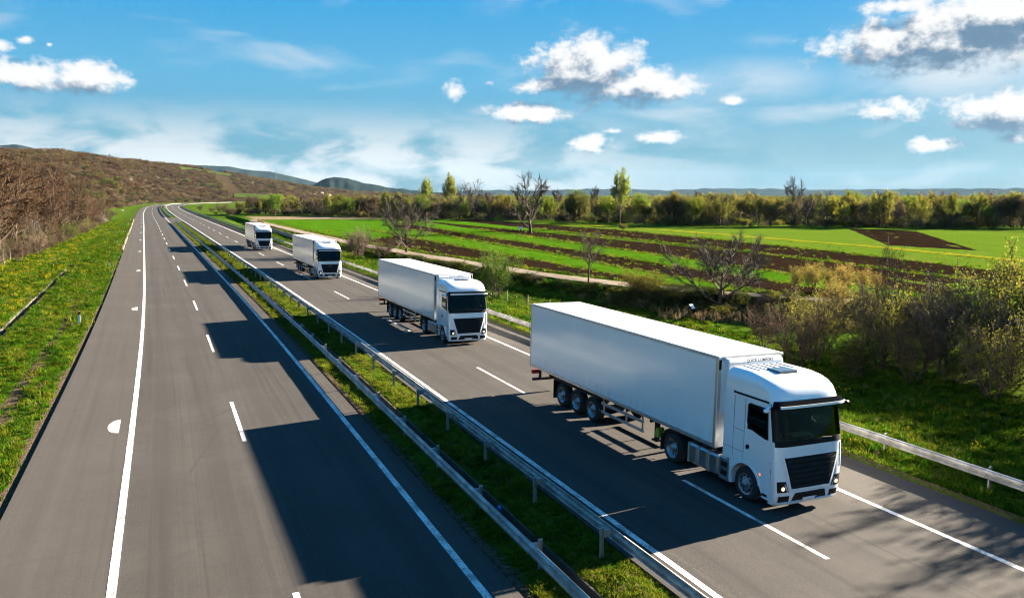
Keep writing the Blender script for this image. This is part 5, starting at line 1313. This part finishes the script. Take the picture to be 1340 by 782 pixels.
# flat wooded plain far behind
n = 2600; a = NR.uniform(px_az(430), px_az(1500), n); d = 330 + 2600 * NR.rand(n) ** 1.6
PT = np.stack([d * np.sin(a), d * np.cos(a), -.5 + 0 * d], -1); ok = PT[:, 1] * .38 + PT[:, 0] > 240; PT = PT[ok]; n = len(PT)
kinds = ['scrub_a', 'scrub_c', 'far_brown', 'far_olive']; idx = NR.choice(4, n, p=[.2, .2, .35, .25])
scatter('distant_plain_woods', 'low hazy woods on the plain behind the tree line', 'woodland', PT, rot_z(n), scl_(NR.uniform(5, 8, n), NR.uniform(.9, 1.6, n)), idx, [PR[k].joined for k in kinds])

# ---- left wood
def wood_h(Y): return np.interp(Y, [60, 120, 180, 240, 300, 420, 700], [15.5, 16.0, 14.5, 11.5, 9.0, 7.5, 6.5])
WT = []
for k in range(36):
    Y = 100 + 6.2 * k + RG.uniform(-2, 2); u = np.interp(Y, [100, 140, 200, 280], [-20.5, -18.5, -16, -14.5]) - RG.uniform(0, 5); X = u + float(bend(Y)); pr = RG.choice(['wood_a', 'wood_b', 'wood_a', 'wood_b', 'wood_c'])
    WT.append(0); WT[-1] = plant('wood_tree', pr, X, Y, float(wood_h(Y)) * RG.uniform(.82, 1.06), 'slender reddish-brown leafless tree| at the edge of the left wood' if pr != 'wood_c' else 'grey-brown leafless tree| at the edge of the left wood', 'tree', 'trees at the edge of the left wood', w=.72)
one('pale_tree', 'bare_b', 45, 333, 268, 'pale grey bare tree in front of the left wood by the wire fence', w=.6)
for k in range(26):
    Y = 104 + 8.2 * k + RG.uniform(-3, 3); u = np.interp(Y, [100, 140, 200, 280], [-18.0, -16.0, -14, -13]) - RG.uniform(0, 2.5); X = u + float(bend(Y)); pr = RG.choice(['shrub_brown', 'shrub_brown', 'shrub_tan', 'shrub_green' if Y < 190 else 'shrub_brown', 'shrub_bud'])
    lb = {'shrub_brown': 'brown leafless shrub| in front of the left wood', 'shrub_tan': 'tan leafless shrub| in front of the left wood', 'shrub_green': 'green leafing shrub| in front of the left wood', 'shrub_bud': 'budding shrub| in front of the left wood'}[pr]
    WT.append(0); WT[-1] = plant('wood_shrub', pr, X, Y, RG.uniform(2.6, 4.6), lb, 'shrub', 'shrubs in front of the left wood', w=1.0)
number_labels(WT)
n = 1900; Y = 60 + 420 * NR.rand(n) ** 1.1; u = -22 - 95 * NR.rand(n) ** 1.3; X = u + bend(Y)
kinds = ['wood_a', 'wood_b', 'wood_c', 'bare_a', 'shrub_brown']; idx = NR.choice(5, n, p=[.34, .32, .16, .08, .10])
hh = wood_h(Y) * NR.uniform(.75, 1.08, n) * np.where(idx == 4, .35, 1)
scatter('left_woodland', 'brown leafless woodland on the slope left of the road', 'woodland', np.stack([X, Y, terrain(X, Y) - .1], -1), rot_z(n), scl_(hh, NR.uniform(.7, 1.0, n) * np.where(idx == 4, 1.6, 1)), idx, [PR[k].joined for k in kinds])
n = 800; Y = 90 + 330 * NR.rand(n); u = np.interp(Y, [100, 140, 200, 280], [-18.5, -17, -14.5, -13.5]) - 10 * NR.rand(n); X = u + bend(Y)
kinds = ['shrub_brown', 'scrub_a', 'shrub_green', 'dark_bush']; idx = NR.choice(4, n, p=[.45, .3, .13, .12])
scatter('wood_undergrowth', 'low brown undergrowth beneath the left wood', 'undergrowth', np.stack([X, Y, terrain(X, Y) - .1], -1), rot_z(n), scl_(NR.uniform(1.0, 2.6, n), NR.uniform(1., 1.6, n)), idx, [PR[k].joined for k in kinds])
# scrub on the hill
n = 17000; a = NR.uniform(px_az(-260), px_az(600), n); t = NR.rand(n) ** .8 * 1.12
d0h, d1h = np.interp(a, HA, HD0), np.interp(a, HA, HD1); d = d0h + (d1h - d0h) * t; X, Y = d * np.sin(a), d * np.cos(a)
cover = smooth_noise(X / 210, Y / 210, 41, 3) + .5 * smooth_noise(X / 60, Y / 60, 43, 2)
def in_meadow(pa, pb, ta, tb): return (a > px_az(pa)) & (a < px_az(pb)) & (t > ta) & (t < tb)
ok = (cover > -1.15) & ~in_meadow(236, 318, .80, .94) & ~in_meadow(306, 368, .13, .27) & (np.abs(X - bend(np.clip(Y, 0, 1100))) > 15)
X, Y, a, d, t, cover = X[ok], Y[ok], a[ok], d[ok], t[ok], cover[ok]; n = len(X)
kinds = ['scrub_a', 'scrub_b', 'scrub_c', 'scrub_d', 'shrub_white']; gsel = smooth_noise(X / 130, Y / 130, 47, 2)
idx = np.where(gsel > .5, NR.choice(5, n, p=[.35, .22, .14, .285, .005]), NR.choice(5, n, p=[.55, .39, .02, .036, .004]))
hs = NR.uniform(2.2, 5.5, n) * np.clip(.75 + d / 3500, .8, 1.5)
scatter('hillside_scrub', 'brown leafless scrub with olive patches covering the hillside', 'scrub', np.stack([X, Y, hill_h(a, d) - .4], -1), rot_z(n), scl_(hs, NR.uniform(.9, 1.7, n)), idx, [PR[k].joined for k in kinds])

# ------------------------------------------------------------------ the right-hand bank: thicket, brambles, dry stalks
TH = []
spots = [(33.5, 36.5, 3.6, 'shrub_brown'), (36, 38, 4.2, 'shrub_bud'), (38.5, 35, 4.6, 'shrub_bud'), (41, 33, 5.0, 'bare_b'), (37, 31.5, 3.4, 'shrub_brown'), (44, 36, 4.6, 'shrub_brown'), (40.5, 29, 4.4, 'bare_a'), (43.5, 30.5, 5.4, 'bud_b'),
         (46, 33, 5.4, 'shrub_bud'), (40, 41, 3.6, 'shrub_brown'), (44, 41, 3.8, 'shrub_bud'), (38, 27.5, 3.6, 'shrub_bud'), (48, 38, 4.4, 'shrub_brown'), (36.2, 42.5, 2.8, 'shrub_brown'), (49, 30, 5.2, 'bud_b'), (35, 33.5, 2.6, 'shrub_green'), (47, 28, 5.6, 'bare_b'), (45, 26.5, 4.8, 'shrub_bud'), (51, 35, 5.0, 'shrub_brown'), (42, 38, 4.2, 'shrub_brown'), (39.2, 31.2, 4.6, 'bare_b'), (36.8, 35, 4.4, 'bare_a')]
TLB = {'shrub_brown': 'brown twiggy shrub| in the thicket right of the nearest truck', 'shrub_bud': 'olive budding shrub| in the thicket right of the nearest truck', 'shrub_green': 'green leafing shrub| in the thicket right of the nearest truck', 'bud_b': 'small budding tree| in the thicket right of the nearest truck', 'bare_b': 'pale bare little tree| in the thicket right of the nearest truck', 'bare_a': 'dark bare little tree| in the thicket right of the nearest truck'}
for X, Y, h, pr in spots:
    TH.append(plant('thicket_shrub', pr, X, Y, h * 1.28, TLB[pr], 'tree' if pr[0] == 'b' else 'shrub', 'shrubs of the right thicket', w=.95))
number_labels(TH)
n = 1000; Y = NR.uniform(24, 118, n); s_ = -2.0 - NR.rand(n) * np.interp(Y, [24, 48, 62, 74, 118], [7.5, 6.0, 4.0, 1.3, .7]); X = track_x(Y) + s_
ok = (X < 62) & ((Y < 66) | (NR.rand(n) < .45)); X, Y = X[ok], Y[ok]; n = len(X)
kinds = ['dark_bush', 'scrub_d', 'shrub_brown', 'scrub_c', 'shrub_tan']; idx = NR.choice(5, n, p=[.42, .18, .2, .12, .08])
scatter('bank_brambles', 'dark bramble undergrowth on the shaded bank below the dirt track', 'undergrowth', np.stack([X, Y, terrain(X, Y) - .1], -1), rot_z(n), scl_(NR.uniform(.6, 1.5, n) * np.where(Y > 66, .55, 1), NR.uniform(1.0, 1.7, n)), idx, [PR[k].joined for k in kinds])

# ------------------------------------------------------------------ grass, flowers
leafmat('grass_fresh', (.080, .170, .008), .35, .45); leafmat('grass_yellow', (.170, .205, .018), .3, .45); leafmat('grass_dry', (.26, .20, .10), .25, .35); leafmat('flower_yellow', (.52, .46, .015), .15, .3); leafmat('grass_deep', (.045, .105, .008), .35, .45)
def tuft(seed, m, blades=16, spread=.5, w=.05, bend_=.5):
    rg = np.random.RandomState(seed); V, Fc = [], []
    for i in range(blades):
        a = rg.uniform(0, 6.28); r = spread * sqrt(rg.rand()); b = np.array([cos(a) * r, sin(a) * r, 0]); L = rg.uniform(.55, 1.0)
        d = rg.uniform(0, 6.28); o = np.array([cos(d), sin(d), 0]); s = np.array([-sin(d), cos(d), 0]) * w
        m1 = b + o * L * bend_ * .25 + np.array([0, 0, L * .6]); t = b + o * L * bend_ * rg.uniform(.5, 1.2) + np.array([0, 0, L]); k = len(V)
        V += [b - s, b + s, m1 + s * .7, m1 - s * .7, t]; Fc += [(k, k + 1, k + 2, k + 3), (k + 3, k + 2, k + 4, k + 4)]
    me = bpy.data.meshes.new('tuft'); me.from_pydata([tuple(v) for v in V], [], [tuple(dict.fromkeys(f)) for f in Fc]); me.materials.append(MATS[m]); return me
def flower(seed, m='flower_yellow'):
    rg = np.random.RandomState(seed); V, Fc = [], []
    for i in range(9):
        c = np.array([rg.normal(0, .35), rg.normal(0, .35), rg.uniform(.6, 1.0)]); s = .10
        for q in range(3):
            a = rg.normal(0, 1, 3); a /= np.linalg.norm(a); b = np.cross(a, rg.normal(0, 1, 3)); b /= np.linalg.norm(b); k = len(V)
            V += [c - a * s, c - b * s, c + a * s, c + b * s]; Fc.append((k, k + 1, k + 2, k + 3))
        k = len(V); V += [(c[0] - .012, c[1], 0), (c[0] + .012, c[1], 0), tuple(c)]; Fc.append((k, k + 1, k + 2))
    me = bpy.data.meshes.new('flower'); me.from_pydata([tuple(v) for v in V], [], Fc); me.materials.append(MATS[m]); return me
TU = [tuft(1, 'grass_fresh'), tuft(2, 'grass_fresh', 20), tuft(3, 'grass_yellow'), tuft(4, 'grass_dry', 14, .45, .035, .35), tuft(5, 'grass_deep', 20), tuft(6, 'grass_yellow', 20, .6)]
FL = [flower(1), flower(2)]
def near_pts(n, u0, u1, y0, y1, k=1.0):
    """points thinned with distance: more per metre near the viewpoint"""
    Y = y0 * (y1 / y0) ** (NR.rand(n) ** k); u = NR.uniform(u0, u1, n); return u, Y
def grass(name, label, n, u0, u1, y0, y1, pk, hmin, hmax, keep=None, w=(1.0, 1.8)):
    u, Y = near_pts(n, u0, u1, y0, y1); X = u + bend(Y)
    if keep is not None: k = keep(u, X, Y); u, X, Y = u[k], X[k], Y[k]
    n = len(X); idx = NR.choice(len(TU), n, p=pk)
    patch = smooth_noise(X / 5, Y / 5, 61, 3); idx = np.where((patch > .55) & (NR.rand(n) < .6), 2, idx); idx = np.where((patch < -.7) & (NR.rand(n) < .7), 4, idx)
    big = np.clip(Y / 45, 1, 2.6)
    h = NR.uniform(hmin, hmax, n) * (.8 + .35 * np.clip(smooth_noise(X / 2.2, Y / 2.2, 62, 2), -1, 1.5)) * np.sqrt(big)
    scatter(name, label, 'grass', np.stack([X, Y, terrain(X, Y) - .02], -1), rot_z(n, .15), scl_(h, NR.uniform(w[0], w[1], n) * np.sqrt(big)), idx, TU)
notch = lambda u, X, Y: ~((u > -10.75) & (u < -9.85) & (Y > 38) & (Y < 128)) & ~((np.abs(u + 6.6) < .33) & (Y < 78) & (NR.rand(len(u)) < .8))
grass('verge_grass', 'grass on the verge left of the road', 52000, -21, -5.0, 16, 330, [.34, .26, .16, .05, .14, .05], .12, .34, notch)
grass('median_grass', 'short yellowish grass between the two median guardrails', 30000, 7.35, 10.28, 9, 285, [.14, .10, .34, .10, .04, .28], .08, .20, lambda u, X, Y: ~((u > 8.2) & (u < 8.8)))
grass('bank_grass', 'green grass on the bank right of the right guardrail', 56000, 22.2, 40, 9, 230, [.32, .26, .10, .04, .23, .05], .12, .36, lambda u, X, Y: (X < track_x(Y) - 2.0))
# dry reeds at the foot of the bank and among the thicket
n = 800; Y = NR.uniform(26, 58, n); X = track_x(Y) - NR.uniform(6.0, 10.5, n); ok = (X > 29) & (X < 52) & (smooth_noise(X / 6, Y / 6, 71, 2) > -.1); X, Y = X[ok], Y[ok]; n = len(X)
scatter('dry_reeds', 'dry tan reeds and stalks at the foot of the bank', 'reeds', np.stack([X, Y, terrain(X, Y) - .03], -1), rot_z(n, .12), scl_(NR.uniform(.5, 1.15, n), NR.uniform(.35, .7, n)), np.full(n, 3), TU)
n = 3400; u, Y = near_pts(n, -21, -7.6, 30, 300, 1.0); X = u + bend(Y); pf = smooth_noise(X / 7, Y / 9, 81, 3) + .5 * smooth_noise(X / 2, Y / 2, 82, 2) + np.where(u < -10.8, .75, -.25) 
ok = (pf > .62) & ~((u > -10.8) & (u < -9.8)); X, Y = X[ok], Y[ok]; n = len(X)
scatter('verge_flowers', 'yellow flowers in drifts on the left verge', 'flowers', np.stack([X, Y, terrain(X, Y)], -1), rot_z(n, .1), scl_(NR.uniform(.2, .36, n) * np.sqrt(np.clip(Y / 60, 1, 2)), np.full(n, 1.0)), NR.choice(2, n), FL)
n = 160; u, Y = near_pts(n, 24, 34, 15, 120); X = u + bend(Y); ok = smooth_noise(X / 6, Y / 6, 91, 2) > .35; X, Y = X[ok], Y[ok]; n = len(X)
scatter('bank_flowers', 'few yellow flowers in the grass of the right bank', 'flowers', np.stack([X, Y, terrain(X, Y)], -1), rot_z(n, .1), scl_(NR.uniform(.25, .45, n), np.full(n, 1.0)), NR.choice(2, n), FL)

# ------------------------------------------------------------------ roadside furniture
mat('delineator_white', (.78, .78, .76), .45, var=.08, vscale=8); mat('delineator_black', (.015, .015, .015), .5); mat('reflector_red', (.45, .03, .02), .25); mat('fence_wood', (.20, .17, .14), .9, var=.3, vscale=6)
mat('fence_plank', (.42, .33, .23), .9, var=.3, vscale=3); mat('wire', (.25, .25, .25), .5, metal=.7); mat('mast_steel', (.05, .052, .055), .7); mat('house_white', (.72, .70, .66), .8); mat('house_roof', (.16, .085, .06), .85); mat('window_dark', (.03, .035, .04), .2)
mat('litter_blue', (.03, .16, .55), .4); mat('litter_white', (.75, .76, .78), .6)
dl_post = MB().add([(-.06, -.025, -.3), (.06, -.025, -.3), (.06, .045, -.3), (-.06, .045, -.3), (-.06, -.025, .93), (.06, -.025, .99), (.06, .045, .99), (-.06, .045, .93)], [(3, 2, 1, 0), (4, 5, 6, 7), (0, 1, 5, 4), (1, 2, 6, 5), (2, 3, 7, 6), (3, 0, 4, 7)]).mesh('post', 'delineator_white')
dl_band = MB().add([(-.063, -.028, .66), (.063, -.028, .74), (.063, .048, .74), (-.063, .048, .66), (-.063, -.028, .90), (.063, -.028, .96), (.063, .048, .96), (-.063, .048, .90)], [(3, 2, 1, 0), (4, 5, 6, 7), (0, 1, 5, 4), (1, 2, 6, 5), (2, 3, 7, 6), (3, 0, 4, 7)]).mesh('band', 'delineator_black')
dl_ref = MB().box(-.025, .025, -.036, -.029, .72, .88).mesh('reflector', 'reflector_red')
for k, (px, py) in enumerate([(104, 428), (144, 351.5), (153.5, 321), (162, 306), (167.5, 295.5), (171, 289)]):
    X, Y = at_px(px, py, -.2); t = thing('delineator_post', ORD[k] + ' white roadside marker post with black band, counted from the front', 'marker post', (X, Y, float(terrain(X, Y))), (0, RG.uniform(-.04, .04), RG.uniform(-.1, .1)), 'marker posts on the left verge')
    t.scale = (1.25, 1.25, 1.08); link('post', dl_post, t); b = link('band', dl_band, t); link('reflector', dl_ref, b)
def wire_fence(name, label, pts, ph):
    t = thing(name, label, 'fence', (pts[0][0], pts[0][1], float(terrain(*pts[0])))); L = t.location.copy(); pm = MB().tube([(0, 0, -.4), (.01, 0, ph)], [.055, .045], 7).mesh('fence_post', 'fence_wood'); tops = []
    for i, (X, Y) in enumerate(pts):
        z = float(terrain(X, Y)); o = link('fence_post', pm, t, (X - L[0], Y - L[1], z - L[2])); o.rotation_euler = (RG.uniform(-.05, .05), RG.uniform(-.05, .05), 0); tops.append((X - L[0], Y - L[1], z - L[2]))
    for hh in (.35, .75, 1.1): MB().tube([(a, b, c + hh * ph / 1.35) for a, b, c in tops], .008, 4).build('wire', 'wire', t)
wire_fence('wire_fence', 'wire fence with grey wooden posts in front of the left wood', [(-13.2 - .055 * (Y - 80) * (1 if Y < 120 else 1) - 4.2 + float(bend(Y)) * .2, Y) for Y in np.arange(100, 176, 7.0)], 1.7)
wire_fence('wire_fence', 'low wire fence on the grass right of the second truck', [(28.6 + (66 - Y) * .12, Y) for Y in np.arange(54, 92, 3.6)], 1.2)
# plank fence beside the far right shoulder
pf_ = thing('plank_fence', 'low tan plank fence along the right verge behind the third truck', 'fence', (25.6 + float(bend(130)) * .3, 130, 0)); L = pf_.location.copy(); pk_me = MB().box(-.03, .03, -.94, .94, .05, 1.15, bev=.01).mesh('plank_panel', 'fence_plank')
for k in range(76):
    Y = 131 + 1.92 * k; X = 25.4 + float(bend(Y)) * .3 ; o = link('plank_panel', pk_me, pf_, (X - L[0], Y - L[1], float(terrain(X, Y)) + RG.uniform(-.04, .04))); o.rotation_euler = (0, RG.uniform(-.04, .04), -math.atan(slope_at(Y) * .3))
# litter
X, Y = at_px(655, 667, -.2); tag(MB().box(X - .07, X + .07, Y - .12, Y + .1, -.20, -.06, bev=.03).build('plastic_scrap', 'litter_blue'), 'small blue plastic scrap lying in the median gutter', 'litter')
X, Y = at_px(905, 402, -.4); tag(MB().grid([[(X + i * .13 + RG.uniform(-.03, .03), Y + j * .12, float(terrain(X, Y)) + .75 + RG.uniform(-.06, .08) + .1 * j) for i in range(4)] for j in range(4)]).build('plastic_sheet', 'litter_white'), 'crumpled white plastic sheet caught on the dark bank', 'litter')
X, Y = at_px(681.5, 301.5, 0); goat = MB().lathe([(-.75, .0), (-.6, .28), (-.1, .36), (.5, .34), (.75, .12), (.8, 0)], (X, Y, .95), 12); goat.lathe([(-.32, .0), (-.25, .12), (0, .16), (.2, .14), (.28, 0)], (X - .95, Y, 1.35), 9); goat.tube([(X - .6, Y, 1.05), (X - .9, Y, 1.35)], [.2, .14], 8)
for dx in (-.5, .5):
    for dy in (-.16, .16): goat.tube([(X + dx, Y + dy, .85), (X + dx + .03, Y + dy, .45), (X + dx, Y + dy, -.05)], [.12, .07, .06], 6)
goat.v = [(X + (a - X) * .7, Y + (b - Y) * .7, c * .7) for a, b, c in goat.v]; goat_o = goat.build('goat', 'litter_white', None, True); tag(goat_o, 'white animal grazing right of the big bare field tree', 'goat')
# masts and houses on the far hill
def mast(px, ytop, t, label):
    a = px_az(px); d0m, d1m = float(np.interp(a, HA, HD0)), float(np.interp(a, HA, HD1)); d = d0m + (d1m - d0m) * t; z = float(hill_h(np.array(a), np.array(d))); X, Y = d * sin(a), d * cos(a)
    H = h_px(X, Y, ytop, z); m = MB(); w = H * .035
    for sx in (-1, 1):
        for sy in (-1, 1): m.tube([(sx * w, sy * w, 0), (sx * w * .2, sy * w * .2, H)], .12, 4)
    for k in range(8):
        q = 1 - .1 * k; zz = H * k / 8; m.tube([(-w * q, -w * q, zz), (w * q * .9, -w * q, zz + H / 8)], .07, 4); m.tube([(w * q, -w * q, zz), (-w * q * .9, -w * q, zz + H / 8)], .07, 4)
    ro = thing('lattice_mast', label, 'mast', (X, Y, z - 1)); m.build('tower', 'mast_steel', ro)
    MB().tube([(-H * .13, 0, H * .80), (H * .13, 0, H * .80)], .25, 4).build('crossarm', 'mast_steel', ro); MB().tube([(-H * .09, 0, H * .92), (H * .09, 0, H * .92)], .25, 4).build('crossarm', 'mast_steel', ro)
mast(146.5, 197, .72, 'lattice power mast on the ridge of the brown hill at the left'); mast(362, 217, .9, 'slender lattice mast on the far end of the hill ridge')
for k, (px, t, w) in enumerate([(405, .34, 9), (412, .30, 8), (421, .34, 8), (431, .26, 7)]):
    a = px_az(px); d0m, d1m = float(np.interp(a, HA, HD0)), float(np.interp(a, HA, HD1)); d = d0m + (d1m - d0m) * t; z = float(hill_h(np.array(a), np.array(d))); X, Y = d * sin(a), d * cos(a)
    r = thing('house', ['white house with red roof, leftmost of the hamlet under the far hill', 'white house with red roof, second of the hamlet under the far hill', 'white house with red roof, third of the hamlet under the far hill', 'white house with red roof, rightmost of the hamlet under the far hill'][k], 'house', (X, Y, z - .5), (0, 0, -a + .3 * k), 'hamlet under the far hill')
    r.scale = (.75, .75, .7)
    MB().box(-w / 2, w / 2, -4, 4, 0, 7.5).build('wall', 'house_white', r)
    MB().add([(-w / 2 - .5, -4.6, 7.3), (w / 2 + .5, -4.6, 7.3), (w / 2 + .5, 4.6, 7.3), (-w / 2 - .5, 4.6, 7.3), (-w / 2 - .5, 0, 10.5), (w / 2 + .5, 0, 10.5)], [(0, 1, 5, 4), (2, 3, 4, 5), (0, 4, 3), (1, 2, 5), (3, 2, 1, 0)]).build('roof', 'house_roof', r)
    for q in (-1, 0, 1): MB().box(q * w * .3 - .6, q * w * .3 + .6, -4.08, -3.98, 4.2, 5.8).build('window', 'window_dark', r)

# ------------------------------------------------------------------ haze
def make_haze():
    m = bpy.data.materials.new('haze_air'); m.use_nodes = True; n = NT(m.node_tree); n.n.clear()
    v = n.node('ShaderNodeVolumePrincipled'); v.inputs['Color'].default_value = (.42, .70, 1.0, 1); v.inputs['Density'].default_value = 0.85e-5; v.inputs['Anisotropy'].default_value = .1
    o = n.node('ShaderNodeOutputMaterial'); n.l.new(v.outputs[0], o.inputs['Volume']); MATS['haze_air'] = m
    tag(MB().box(-13600, 13600, -700, 14600, -16, 470).build('haze', 'haze_air'), 'thin blue haze over the whole landscape', 'haze', kind='stuff')
make_haze()
# ragged growth over the fields and along the strip borders
n = 6500; Y = 55 + 150 * NR.rand(n) ** 1.3; b_ = NR.choice(7, n); EF = [e0, e1, e2, e3, e4, e6, e7]
X = np.choose(b_, [f(Y) for f in EF]) + NR.normal(0, .45, n); far_ = NR.rand(n) < .16; X = np.where(far_, e0(Y) + NR.rand(n) * 75, X); ok = X > e0(Y) - .4; X, Y = X[ok], Y[ok]; n = len(X)
scatter('field_weeds', 'ragged weeds and tufts on the field strips and their borders', 'weeds', np.stack([X, Y, terrain(X, Y) + .02], -1), rot_z(n, .2), scl_(NR.uniform(.10, .34, n) * np.sqrt(np.clip(Y / 70, 1, 2)), NR.uniform(1.2, 2.4, n)), NR.choice([0, 1, 2, 3, 4, 5], n, p=[.22, .16, .2, .14, .16, .12]), TU)
# taller trees standing out of the far tree line
TT = []
for k, (px, yt, pr) in enumerate([(505, 243, 'far_bud'), (640, 243, 'far_bare'), (728, 240, 'far_bare'), (880, 246, 'far_olive'), (912, 243, 'far_bare'), (945, 245, 'far_fork'), (982, 243, 'far_bare'), (1075, 243, 'far_fork'), (1112, 246, 'far_bud'), (1150, 244, 'far_bare'), (1210, 245, 'far_olive'), (1272, 246, 'far_bud'), (430, 247, 'far_bud'), (395, 248, 'far_bare')]):
    TT.append(one('field_tree', pr, px, 285 + (px - 480) * .012, yt, {'far_bud': 'taller pale budding tree| standing out of the far tree line', 'far_bare': 'taller narrow bare tree| standing out of the far tree line', 'far_olive': 'taller olive tree| standing out of the far tree line', 'far_fork': 'taller forked bare tree| standing out of the far tree line'}[pr], w=.6, group='taller trees of the far tree line'))
number_labels(TT)
